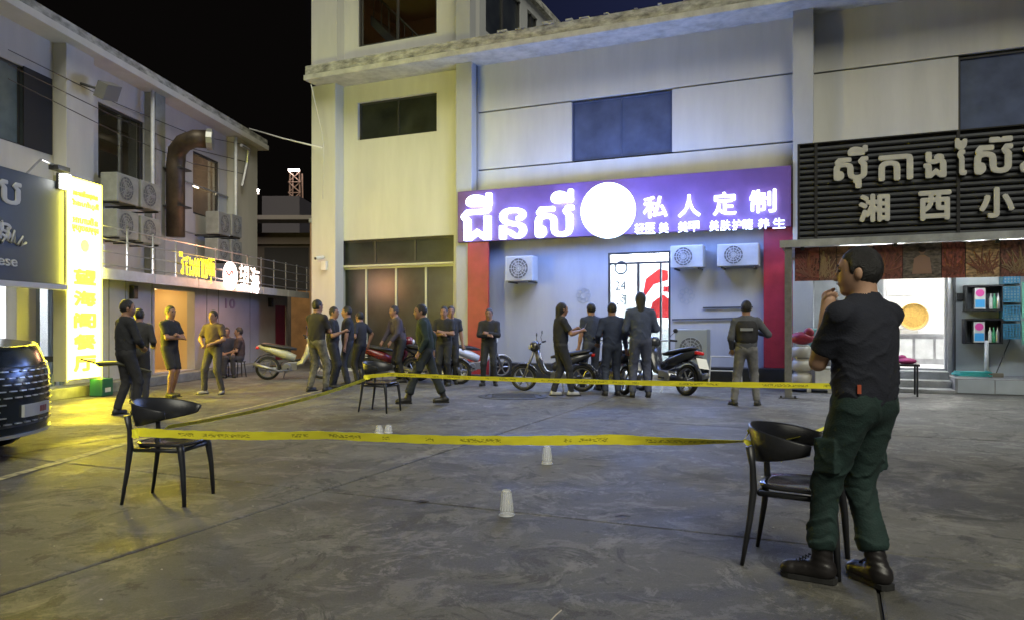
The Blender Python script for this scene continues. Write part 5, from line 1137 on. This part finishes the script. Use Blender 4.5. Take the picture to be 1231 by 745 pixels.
def person(label, x, y, face, H=1.70, feet=((-.11, 0), (.11, 0)), hands=(None, None), lean=(0, 0), head=(0, 0), wide=1., h=.017,
           top=(.02, .02, .022), sleeve='short', bottom=(.03, .03, .035), legs='long', shoes=(.02, .02, .02), skin=None, hair='short', poles=(None, None),
           hipz=.93, foot_yaw=(0, 0), lift=(0, 0), hem=.86, knee=(None, None), bag=0, vest=None, hero=False, extra=None, headdrop=0, blouse=False, kpole=(None, None), coat=None):
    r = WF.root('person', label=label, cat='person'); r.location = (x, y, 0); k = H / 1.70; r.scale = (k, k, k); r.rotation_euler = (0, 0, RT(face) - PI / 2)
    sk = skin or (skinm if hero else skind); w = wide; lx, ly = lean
    hip = V3(lx * .25, ly * .15, hipz); che = V3(lx * .8, ly * .8, hipz + .32); nb = V3(lx, ly, hipz + .50); shz = hipz + .445
    HJ = [hip + V3(-.085 * w, 0, -.02), hip + V3(.085 * w, 0, -.02)]
    SJ = [V3(lx - .175 * w, ly, shz), V3(lx + .175 * w, ly, shz)]
    hy, hp = RT(head[0]), RT(head[1]); fw = V3(-math.sin(hy), math.cos(hy), 0); rt = V3(math.cos(hy), math.sin(hy), 0)
    hc = nb + V3(0, 0, .165 - headdrop) + fw * (.025 + .06 * math.sin(hp))
    FT = []; KN = []
    for i in (0, 1):
        fx_, fy_ = feet[i][:2]; fz = lift[i]; an = V3(fx_, fy_, .095 + fz)
        kp = kpole[i] if kpole[i] is not None else (.0, 1, .1); kn_, an = ik(HJ[i], an, .425, .415, kp); KN.append(kn_); FT.append(an)
    WR = []; EL = []
    for i in (0, 1):
        t = hands[i] if hands[i] is not None else (((-1) ** (i + 1)) * .27 * w, .03 + ly * .3, hipz - .12)
        pl_ = poles[i] if poles[i] is not None else (((-1) ** (i + 1)) * .45, -1, -.25)
        e, t = ik(SJ[i], t, .275, .245, pl_); EL.append(e); WR.append(t)
    def ft_dir(i): a = RT(foot_yaw[i]); return V3(-math.sin(a), math.cos(a), 0)
    lo = V3(9, 9, 9); hi = -lo
    for p in [hip, che, hc, *KN, *FT, *WR, *EL, *SJ]: lo = np.minimum(lo, p); hi = np.maximum(hi, p)
    for i in (0, 1): lo = np.minimum(lo, FT[i] + ft_dir(i) * .2); hi = np.maximum(hi, FT[i] + ft_dir(i) * .2)
    lo = lo - .24; hi = hi + .24; lo[2] = max(lo[2], -.03)
    trx, try_, = .155 * w, .105
    def body(X, Y, Z):
        d = ell(X, Y, Z, che, (trx, try_, .22)); d = smin(d, ell(X, Y, Z, hip + V3(0, 0, .04), (.15 * w, .105, .15)), .06)
        d = smin(d, cap(X, Y, Z, SJ[0], SJ[1], .052, .052), .05)
        for i in (0, 1): d = smin(d, cap(X, Y, Z, nb - V3(0, 0, .005), SJ[i] + V3(0, 0, .01), .058, .048), .03); d = smin(d, cap(X, Y, Z, nb - V3(0, 0, .02), hc - V3(0, 0, .05) - fw * .02, .062, .056), .03)
        for i in (0, 1):
            d = smin(d, cap(X, Y, Z, HJ[i], KN[i], .082 * (w * .5 + .5), .055), .04); d = smin(d, cap(X, Y, Z, KN[i], FT[i], .052, .036), .02)
            d = smin(d, cap(X, Y, Z, KN[i] * .7 + FT[i] * .3 - ft_dir(i) * .012, KN[i] * .5 + FT[i] * .5, .052, .042), .03)
            d = smin(d, cap(X, Y, Z, FT[i] - V3(0, 0, .05), FT[i] - V3(0, 0, .055) + ft_dir(i) * .12, .038, .03), .02)
            d = smin(d, cap(X, Y, Z, SJ[i], EL[i], .050 * (w * .6 + .4), .041), .03); d = smin(d, cap(X, Y, Z, EL[i], WR[i], .041, .028), .02)
            m = EL[i] * .72 + WR[i] * .28; d = smin(d, cap(X, Y, Z, m, EL[i] * .5 + WR[i] * .5, .043, .036), .02)
            fd = (WR[i] - EL[i]); fd = fd / np.linalg.norm(fd); d = smin(d, cap(X, Y, Z, WR[i], WR[i] + fd * .075, .030, .036, ), .015)
        # head
        c = hc; hd = ell(X, Y, Z, c + V3(0, 0, .015), (.076, .096, .105), hy); hd = smin(hd, ell(X, Y, Z, c + fw * .022 - V3(0, 0, .045), (.058, .068, .074), hy), .03)
        hd = smin(hd, ell(X, Y, Z, c + fw * .060 - V3(0, 0, .095), (.030, .026, .022), hy), .025)
        hd = smin(hd, cap(X, Y, Z, c + fw * .088 + V3(0, 0, .012), c + fw * .108 - V3(0, 0, .028), .009, .015), .012)
        hd = smin(hd, cap(X, Y, Z, c + fw * .088 - rt * .03 + V3(0, 0, .030), c + fw * .088 + rt * .03 + V3(0, 0, .030), .009, .009), .015)
        hd = smin(hd, cap(X, Y, Z, c + fw * .089 - rt * .018 - V3(0, 0, .058), c + fw * .089 + rt * .018 - V3(0, 0, .058), .009, .009), .012)
        for s2 in (-1, 1):
            hd = smax(hd, -ell(X, Y, Z, c + fw * .100 + rt * s2 * .031 + V3(0, 0, .010), (.017, .017, .010), hy), .012)
            hd = smin(hd, ell(X, Y, Z, c + rt * s2 * .079 - fw * .008 - V3(0, 0, .008), (.011, .020, .032), hy), .008)
        return smin(d, hd, .02)
    v, f = nets(body, lo, hi, h)
    mb = MB().add(v, f)
    for i in (0, 1):                            # hands: five tapered, bent fingers rooted in the palm
        fd = WR[i] - EL[i]; fd /= np.linalg.norm(fd); s2 = (-1) ** (i + 1); up = V3(0, 0, 1) if abs(fd[2]) < .8 else V3(0, 1, 0)
        sd = np.cross(fd, up); sd /= np.linalg.norm(sd); cu = np.cross(sd, fd); cu = -cu if cu[2] > 0 or abs(fd[2]) > .8 and cu[1] < 0 else cu
        wdt = np.cross(fd, cu)
        for q in range(4):
            b0_ = WR[i] + fd * .075 + wdt * (q - 1.5) * .019; ln = (.055, .064, .06, .047)[q]
            d1 = fd * .9 + cu * .35; d2 = fd * .5 + cu * .9
            mb.path([b0_, b0_ + d1 * ln * .5, b0_ + d1 * ln * .5 + d2 * ln * .5], [.0105, .0095, .007], 6)
        tb0 = WR[i] + fd * .03 - wdt * s2 * .026 * (1 if i else 1); mb.path([tb0, tb0 + fd * .03 - wdt * s2 * .024 + cu * .01, tb0 + fd * .058 - wdt * s2 * .026 + cu * .025], [.014, .011, .008], 6)
    bo_ = part('body', mb, sk, r, smooth=True)
    # eyes
    ey = MB()
    for s2 in (-1, 1):
        c = hc + fw * .083 + rt * s2 * .031 + V3(0, 0, .010); ey.ell(c, (.012, .012, .009), 8, 6)
    ey.path([hc + fw * .099 - rt * .018 - V3(0, 0, .057), hc + fw * .1 - V3(0, 0, .056), hc + fw * .099 + rt * .018 - V3(0, 0, .057)], .004, 5)
    for s2 in (-1, 1): ey.path([hc + fw * .098 + rt * s2 * .018 + V3(0, 0, .034), hc + fw * .090 + rt * s2 * .046 + V3(0, 0, .036)], .0045, 5)
    part('eyes_and_brows', ey, mat('eye dark', (.03, .02, .018), .7), bo_, smooth=True, kind='stuff')
    # hair
    def hairf(X, Y, Z):
        c = hc; d = ell(X, Y, Z, c + V3(0, 0, .022) - fw * .014, (.089, .104, .114), hy); U_ = (X - c[0]) * fw[0] + (Y - c[1]) * fw[1]; zz = Z - c[2]
        front = .055 - .0 * zz; cut = np.minimum(U_ - (.012 + np.clip(zz - .045, 0, .1) * 1.5 - .01), .055 - zz)      # remove face area
        cutf = np.minimum(U_ - .036 - .25 * np.clip(zz, -.05, .1), .062 - zz); d = smax(d, cutf, .012)
        if hair != 'long': d = smax(d, -(zz + .040 - .80 * U_), .012)
        else: d = smin(d, smax(cap(X, Y, Z, c - fw * .05, c - fw * .085 - V3(0, 0, .20), .085, .055), U_ - .01, .02), .03)
        for s2 in (-1, 1): d = smax(d, -ell(X, Y, Z, c + rt * s2 * .088 - fw * .004 - V3(0, 0, .010), (.022, .021, .030), hy), .006)
        return d + .0025 * np.sin(170 * X + 60 * Z) * np.sin(150 * Y + 90 * Z)
    hh = .009 if hero else .013
    v, f = nets(hairf, hc - V3(.2, .2, .34 if hair == 'long' else .17), hc + V3(.2, .2, .2), hh); part('hair', MB().add(v, f), hairm, bo_, smooth=True)
    # trousers
    sd_ = hash(label) % 7; se = (len(label) * 1.7) % 6
    cl_ = .86 if legs == 'short' else 0
    def trou(X, Y, Z):
        d = ell(X, Y, Z, hip + V3(0, 0, .03), (.168 * w, .125, .16))
        d = smax(d, Z - (hipz + .12), .01)
        for i in (0, 1):
            ra = .100 * (w * .4 + .6)
            if legs == 'short':
                e = HJ[i] * .12 + KN[i] * .88; q = cap(X, Y, Z, HJ[i], KN[i], ra, .088); n_ = KN[i] - HJ[i]; n_ /= np.linalg.norm(n_); q = smax(q, (X - e[0]) * n_[0] + (Y - e[1]) * n_[1] + (Z - e[2]) * n_[2] - .02, .01); d = smin(d, q, .04)
            else:
                d = smin(d, cap(X, Y, Z, HJ[i], KN[i], ra, .075), .035); e = FT[i] + (KN[i] - FT[i]) * (.26 if blouse else .02)
                q = cap(X, Y, Z, KN[i], e, .072, .068 if blouse else .060); n_ = FT[i] - KN[i]; n_ /= np.linalg.norm(n_)
                if blouse: q = smin(q, cap(X, Y, Z, e + (KN[i] - e) * .22, e + (KN[i] - e) * .06, .068, .074), .03)
                q = smax(q, (X - e[0]) * n_[0] + (Y - e[1]) * n_[1] + (Z - e[2]) * n_[2] - .03, .012); d = smin(d, q, .03)
        zk = np.exp(-((Z - KN[0][2]) / .12) ** 2) + np.exp(-((Z - .24) / .13) ** 2)
        if blouse:
            for i in (0, 1):
                s2 = (-1) ** (i + 1); m = HJ[i] * .38 + KN[i] * .62; m = m + V3(s2 * .070, 0, 0)
                q = np.maximum.reduce([np.abs(X - m[0]) - .018, np.abs(Y - m[1]) - .055, np.abs(Z - m[2]) - .075]) - .008
                q2 = np.maximum.reduce([np.abs(X - m[0]) - .021, np.abs(Y - m[1]) - .058, np.abs(Z - m[2] - .066) - .018]) - .006
                d = smin(d, np.minimum(q, q2), .012)
        return d + wr(X, Y, Z, .0055 + .006 * zk, 1.0, se)
    v, f = nets(trou, lo, V3(hi[0], hi[1], hipz + .16), h); tcol = bottom if not isinstance(bottom, tuple) else mat('trousers %s' % str(bottom), bottom, .85, .25, 16, .25, 120)
    part('shorts' if legs == 'short' else 'trousers', MB().add(v, f), tcol, bo_, smooth=True)
    # shirt
    hz_ = hem if hem is not None else .86; hz_ = hipz + (hz_ - .93)
    def shirt(X, Y, Z):
        d = ell(X, Y, Z, che + V3(0, 0, -.01), (trx + .028, try_ + .034, .25)); d = smin(d, ell(X, Y, Z, hip + V3(0, 0, .07), (.175 * w, .130, .20)), .08)
        d = smin(d, cap(X, Y, Z, hip + V3(0, 0, .12), che - V3(0, 0, .05), .125 * w, .130 * w, 1.15), .05)
        d = smin(d, cap(X, Y, Z, SJ[0] + V3(.01, 0, -.005), SJ[1] - V3(.01, 0, .005), .066, .066), .05)
        for i in (0, 1): d = smin(d, cap(X, Y, Z, nb - V3(0, 0, .012), SJ[i] + V3(0, 0, .006), .072, .060), .03)
        d = smin(d, cap(X, Y, Z, nb - V3(0, 0, .04), nb + V3(0, 0, .005), .10, .075), .04)
        if coat: 
            d = smin(d, cap(X, Y, Z, hip, hip - V3(0, 0, .30), .16, .19), .05)
        for i in (0, 1):
            if sleeve == 'short':
                e = SJ[i] * .22 + EL[i] * .78; n_ = EL[i] - SJ[i]; n_ /= np.linalg.norm(n_); q = cap(X, Y, Z, SJ[i], EL[i], .062 * (w * .6 + .4), .066); q = smax(q, (X - e[0]) * n_[0] + (Y - e[1]) * n_[1] + (Z - e[2]) * n_[2], .008); d = smin(d, q, .03)
            else:
                d = smin(d, cap(X, Y, Z, SJ[i], EL[i], .068, .056), .03); e = WR[i]; n_ = WR[i] - EL[i]; n_ /= np.linalg.norm(n_)
                q = cap(X, Y, Z, EL[i], WR[i], .056, .044); q = smax(q, (X - e[0]) * n_[0] + (Y - e[1]) * n_[1] + (Z - e[2]) * n_[2] + .01, .008); d = smin(d, q, .025)
        d = smax(d, (hipz - .42 if coat else hz_) - Z + .012 * np.sin(9 * X + 2), .008)
        d = smax(d, -cap(X, Y, Z, nb + V3(0, .012, .0), nb + V3(0, .03, .2), .066, .09), .006)
        zk = np.exp(-((Z - hipz - .1) / .12) ** 2)
        return d + wr(X, Y, Z, .006 + .007 * zk, .9, se + 2)
    v, f = nets(shirt, V3(lo[0], lo[1], (hipz - .5 if coat else hz_ - .06)), V3(hi[0], hi[1], nb[2] + .12 if max(WR[0][2], WR[1][2]) < nb[2] else hi[2]), h)
    part('shirt', MB().add(v, f), mat('shirt %s' % str(top), top, .88, .2, 14, .25, 120), bo_, smooth=True)
    if vest:
        def vf(X, Y, Z):
            d = ell(X, Y, Z, che + V3(0, 0, .0), (trx + .045, try_ + .058, .24)); d = smin(d, ell(X, Y, Z, hip + V3(0, 0, .16), (.18 * w, .15, .14)), .05)
            d = smax(d, hipz + .04 - Z, .01); d = smax(d, Z - (shz + .02), .01)
            for i in (0, 1): d = smax(d, -cap(X, Y, Z, SJ[i] + V3(((-1) ** (i + 1)) * .04, 0, 0), SJ[i] + V3(((-1) ** (i + 1)) * .08, 0, -.2), .075, .07), .01)
            return d
        v, f = nets(vf, V3(-.35, -.35, hipz - .05), V3(.35, .35, shz + .1), h); part('vest', MB().add(v, f), mat('vest', vest, .8, .3, 12, .2, 60), bo_, smooth=True)
        part('vest_panel', MB().box(lx - .10, lx + .10, ly - .175, ly - .155, hipz + .30, hipz + .345), mat('vest print', (.22, .23, .25), .6), bo_)
    # shoes
    for i in (0, 1):
        fdv = ft_dir(i); sdv = V3(fdv[1], -fdv[0], 0); b = FT[i] - V3(0, 0, .095); z0 = b[2]
        def sh_(X, Y, Z):
            if blouse:
                d = cap(X, Y, Z, b + V3(0, 0, .06) - fdv * .03, b + V3(0, 0, .045) + fdv * .135, .052, .046); d = smin(d, cap(X, Y, Z, b + V3(0, 0, .07) - fdv * .012, FT[i] + (KN[i] - FT[i]) * .36, .050, .054), .03)
                d = smin(d, ell(X, Y, Z, b + fdv * .155 + V3(0, 0, .045), (.048, .045, .035), math.atan2(-fdv[0], fdv[1])), .02); d = d + .0015 * np.sin(190 * (Z + X * .4)) * (Z > z0 + .07)
            else:
                d = cap(X, Y, Z, b + V3(0, 0, .042) - fdv * .04, b + V3(0, 0, .034) + fdv * .125, .043, .038); d = smin(d, cap(X, Y, Z, b + V3(0, 0, .06), b + V3(0, 0, .085) - fdv * .01, .042, .042), .02)
            return smax(d, z0 + (.022 if blouse else .012) - Z, .004)
        blo = b - V3(.22, .22, .02); bhi = b + V3(.22, .22, .30 if blouse else .15)
        if blouse: bhi = np.maximum(bhi, KN[i] - V3(0, 0, .1))
        v, f = nets(sh_, blo, bhi, .008 if hero else .012); so_ = part('shoe' if not blouse else 'boot', MB().add(v, f), mat('shoe %s' % str(shoes), shoes, .42 if blouse else .6, .15, 10, .1, 40), bo_, smooth=True)
        mb = MB(); pts = []; hw_ = .05 if blouse else .043
        out = [(-.085, .5), (-.07, .85), (-.02, .92), (.04, .85), (.10, 1.0), (.15, .95), (.185, .6), (.195, .2)]
        ring = [(a_, c_ * hw_) for a_, c_ in out] + [(a_, -c_ * hw_) for a_, c_ in reversed(out)]; th_ = .026 if blouse else .015; n_ = len(ring)
        vs = [b + fdv * p[0] + sdv * p[1] + V3(0, 0, z_) for z_ in (.001, th_) for p in ring]
        mb.add(vs, [tuple(range(n_))[::-1], tuple(range(n_, 2 * n_))] + [(q, (q + 1) % n_, (q + 1) % n_ + n_, q + n_) for q in range(n_)]); part('sole', mb, rubber, bo_)
    if hero:
        for i in (0, 1):
            fdv = ft_dir(i); sdv = V3(fdv[1], -fdv[0], 0); lc = MB()
            for q in range(5):
                u_ = q / 4; c0 = FT[i] - V3(0, 0, .095) + fdv * (.112 - .062 * u_) + V3(0, 0, .090 + .040 * u_)
                lc.path([c0 - sdv * .024 - V3(0, 0, .008), c0 + fdv * .004 + V3(0, 0, .004), c0 + sdv * .024 - V3(0, 0, .008)], .0035, 5)
            part('boot_laces', lc, rubber, bo_)
    if extra: extra(r, bo_, dict(hip=hip, che=che, hc=hc, WR=WR, EL=EL, SJ=SJ, KN=KN, FT=FT, HJ=HJ, fw=fw))
    return r, dict(WR=WR, EL=EL, hc=hc, k=k)

DK = (.016, .017, .020); DK2 = (.022, .024, .032)
crossed = dict(hands=((.01, .185, 1.17), (-.01, .215, 1.12)), poles=((-1, .0, -.8), (1, .0, -.8)))
front = dict(hands=((-.10, .20, 1.04), (.11, .20, 1.02)), poles=((-1, -.3, -.5), (1, -.3, -.5)))
def phone(r_, info, i, up=.05):
    p = info['WR'][i] + (info['WR'][i] - info['EL'][i]) / np.linalg.norm(info['WR'][i] - info['EL'][i]) * .10
    q = WF.root('phone', label='', cat='phone'); q.location = r_.location; q.rotation_euler = r_.rotation_euler; q.scale = r_.scale
    o = part('screen_body', MB().obox(p + V3(0, .01, up), ((1, 0, 0), (0, .5, 1), (0, 1, -.5)), .036, .075, .005), blk, q); return q

# left group
person('man in dark long sleeves and trousers, a silhouette in front of the yellow sign', *P(151, 498), 50, 1.67, feet=((-.10, -.08), (.13, .10)), foot_yaw=(15, -15), **front, top=DK, sleeve='long', bottom=(.02, .02, .022), wide=1.08, head=(-20, 5))
person('person half hidden behind the long sleeved silhouette near the yellow sign', *P(167, 484), 100, 1.58, hands=(None, (.2, .15, 1.05)), top=(.03, .03, .03), bottom=(.025, .025, .03), sleeve='long')
bt = WF.root('dark_bar', label='dark bar sticking out at hip height left of the long sleeved silhouette', cat='bar'); part('shaft', MB().path([PD(97, 431, 11.0), PD(116, 436, 11.0), PD(120, 437, 11.0), PD(140, 436, 11.0), PD(182, 446, 11.2)], [.02, .03, .07, .055, .025], 8, flat=(1, .6)), mat('bar', (.05, .05, .03), .5), bt)
person('barefoot legged man in black tee and shorts with folded arms', *P(204, 477), -15, 1.65, **crossed, feet=((-.09, -.02), (.09, .06)), foot_yaw=(10, -15), top=DK, legs='short', bottom=(.02, .02, .02), head=(-10, 0))
person('man in brown tee and loose trousers with hands at his belly', *P(257, 473), -105, 1.58, **front, feet=((-.20, 0), (.16, .08)), foot_yaw=(20, -20), top=(.06, .04, .035), bottom=(.05, .045, .045), shoes=(.3, .28, .25), wide=1.05)
sit = dict(hipz=.50, feet=((-.12, .38), (.12, .38)), hands=((-.12, .3, .62), (.12, .3, .62)))
for (u, lab, yaw, c) in ((272, 'person in dark clothes sitting left of the other seated one by the wall', -60, (.03, .03, .05)), (288, 'person in dark clothes sitting nearest the pale motorbike by the wall', 200, (.05, .03, .03))):
    q = P(u, 452.5); person(lab, *q, yaw, 1.66, **sit, top=c, bottom=(.04, .035, .04), h=.022)
    sx_, sy_ = q[0], q[1]; st_ = WF.root('stool', label='low stool under the person ' + ('on the left' if u == 272 else 'on the right') + ' of the two seated ones', cat='stool', group='low stools by the wall'); st_.location = (sx_, sy_, 0)
    part('top', MB().lathe([(0, .40), (.15, .40), (.16, .38), (0, .38)], (0, 0, 0), n=16), blk, st_)
    for k in range(4): a = k * PI / 2; part('leg', MB().tube((.12 * math.cos(a), .12 * math.sin(a), .379), (.17 * math.cos(a), .17 * math.sin(a), 0), .014), blk, st_)
# group left of the storefront
person('tall man in black tee and grey patterned trousers seen from behind, left of the group', *P(381, 470), 60, 1.80, feet=((-.13, -.05), (.15, .08)), **crossed, top=(.022, .02, .02), bottom=mat('patterned trousers', (.13, .12, .09), .85, .6, 14, .2, 80, col2=(.05, .05, .04)), wide=1.05, head=(-10, -5))
person('curly haired man in black beside the tall man in patterned trousers', *P(400, 466), 0, 1.68, hands=(None, (.1, .25, 1.2)), top=DK, bottom=DK, head=(-15, 10))
person('man in black with bare forearms hanging, third from left in the tight group', *P(418, 464), 190, 1.70, top=DK, bottom=DK2, wide=1.02, hands=((-.25, .05, .85), None))
person('man in black tee bending his arm, rightmost in the tight group', *P(433, 461), 150, 1.60, top=(.02, .02, .024), bottom=DK, hands=((-.24, .12, .98), (.30, .0, .95)), poles=(None, (1, -.6, .3)))
person('man in a dark purple shirt leaning over the red motorbike', *P(482, 459), 215, 1.74, hands=((-.2, .35, .92), (.16, .38, .92)), lean=(0, .14), top=(.06, .05, .065), sleeve='long', bottom=DK, head=(0, 15))
person('man in a dark green jacket striding left past the motorbikes, head bowed', *P(513, 487), 185, 1.66, feet=((-.07, .34), (.08, -.30)), lift=(0, .02), foot_yaw=(0, 5), lean=(0, .06), hands=((-.22, .12, .90), (.23, -.10, .92)), top=(.014, .028, .028), sleeve='long', bottom=(.016, .022, .028), shoes=(.015, .014, .014), head=(10, 25), headdrop=.02, h=.014, blouse=True)
person('man in black tee with folded arms standing between the walking man and the scooter', *P(534, 463), -100, 1.70, **crossed, top=DK, bottom=(.018, .02, .026))
person('man mostly hidden behind the folded arms man near the white scooter', *P(542, 461), -80, 1.72, top=DK2, bottom=DK)
person('man in black with folded arms standing just right of the white scooter', *P(588, 463), -95, 1.66, **crossed, top=(.02, .022, .03), sleeve='long', bottom=(.02, .022, .028), feet=((-.14, 0), (.14, 0)), foot_yaw=(15, -15))
# group at the glass door
r_, i_ = person('long haired person in black looking at a phone, leftmost in front of the lit shop', *P(674, 475), 15, 1.72, hands=((-.08, .30, 1.22), (.16, .34, 1.20)), feet=((-.05, -.12), (.08, .18)), hair='long', top=(.018, .02, .03), bottom=DK2, head=(5, 12), shoes=(.35, .35, .35), h=.014)
q = phone(r_, i_, 1); q['label'] = 'dark phone in the hand of the long haired person'
person('person in navy seen from behind with grey trousers, second from left before the lit shop', *P(711, 469), 110, 1.74, feet=((-.20, 0), (.18, .06)), top=(.03, .04, .075), bottom=(.06, .07, .10), hands=(None, (.22, .2, 1.05)), h=.015)
person('person in dark blue seen from behind, just left of the scooter with the red light', *P(736, 475), 95, 1.72, feet=((-.13, 0), (.12, .05)), top=(.025, .035, .07), bottom=(.03, .04, .07), sleeve='long', hands=((-.24, .15, .98), None), h=.015, wide=1.04)
person('tallest person with long hair seen from behind in front of the glass door', *P(770, 477), 85, 1.90, feet=((-.13, 0), (.13, .03)), top=(.05, .065, .12), bottom=(.06, .07, .12), sleeve='long', hair='long', hands=((-.18, .22, 1.05), (.18, .24, 1.1)), h=.015, hem=.74)
r_, i_ = person('officer in a black vest and grey trousers seen from behind, holding up a phone', *P(897, 487), 75, 1.70, feet=((-.19, .0), (.17, .05)), foot_yaw=(25, -15), hands=((-.22, .10, .92), (.20, .24, 1.20)), poles=(None, (1, -.5, -.7)), top=(.07, .075, .09), sleeve='long', vest=(.018, .018, .022), bottom=(.14, .14, .145), h=.014)
q = phone(r_, i_, 1); q['label'] = 'dark phone raised by the officer in the black vest'

# ---- foreground man
def hero_extra(r, b, J):
    # badge print on the shirt hem, shoe laces, neck label
    part('hem_tag', MB().obox(J['hip'] + V3(-.165, -.085, .085), ((.4, -1, 0), (0, 0, 1), (1, .4, 0)), .008, .022, .004), mat('orange tag', (.55, .12, .06), .5), b)
    for i in (0, 1):
        fd = V3(0, 1, 0)
fa = math.degrees(math.atan2(.86, -.50))
hx_, hy_ = 1.80, 3.80
hrot = RT(fa) - PI / 2
def L_(wx, wy, z=0):                            # world point to the man's own frame
    dx, dy = wx - hx_, wy - hy_; c, s2 = math.cos(-hrot), math.sin(-hrot); return (dx * c - dy * s2, dx * s2 + dy * c, z)
lf, rf_ = L_(1.60, 3.87), L_(1.865, 3.80)
mh = PD(993, 379, 3.84); m2h = PD(1001, 372, 3.97)
person('foreground man in black tee, dark green cargo trousers and black boots, hands at his face', hx_, hy_, fa, 1.70,
       feet=(lf[:2], rf_[:2]), foot_yaw=(28, -12), hands=(L_(mh.x, mh.y, mh.z), L_(m2h.x, m2h.y, m2h.z)), poles=((-.22, .0, -1), (.5, .1, -1)),
       top=(.009, .011, .021), bottom=(.008, .026, .023), shoes=(.014, .012, .012), wide=1.13, head=(31, 4), blouse=True, hero=True, h=.0075, hem=.90, extra=hero_extra)
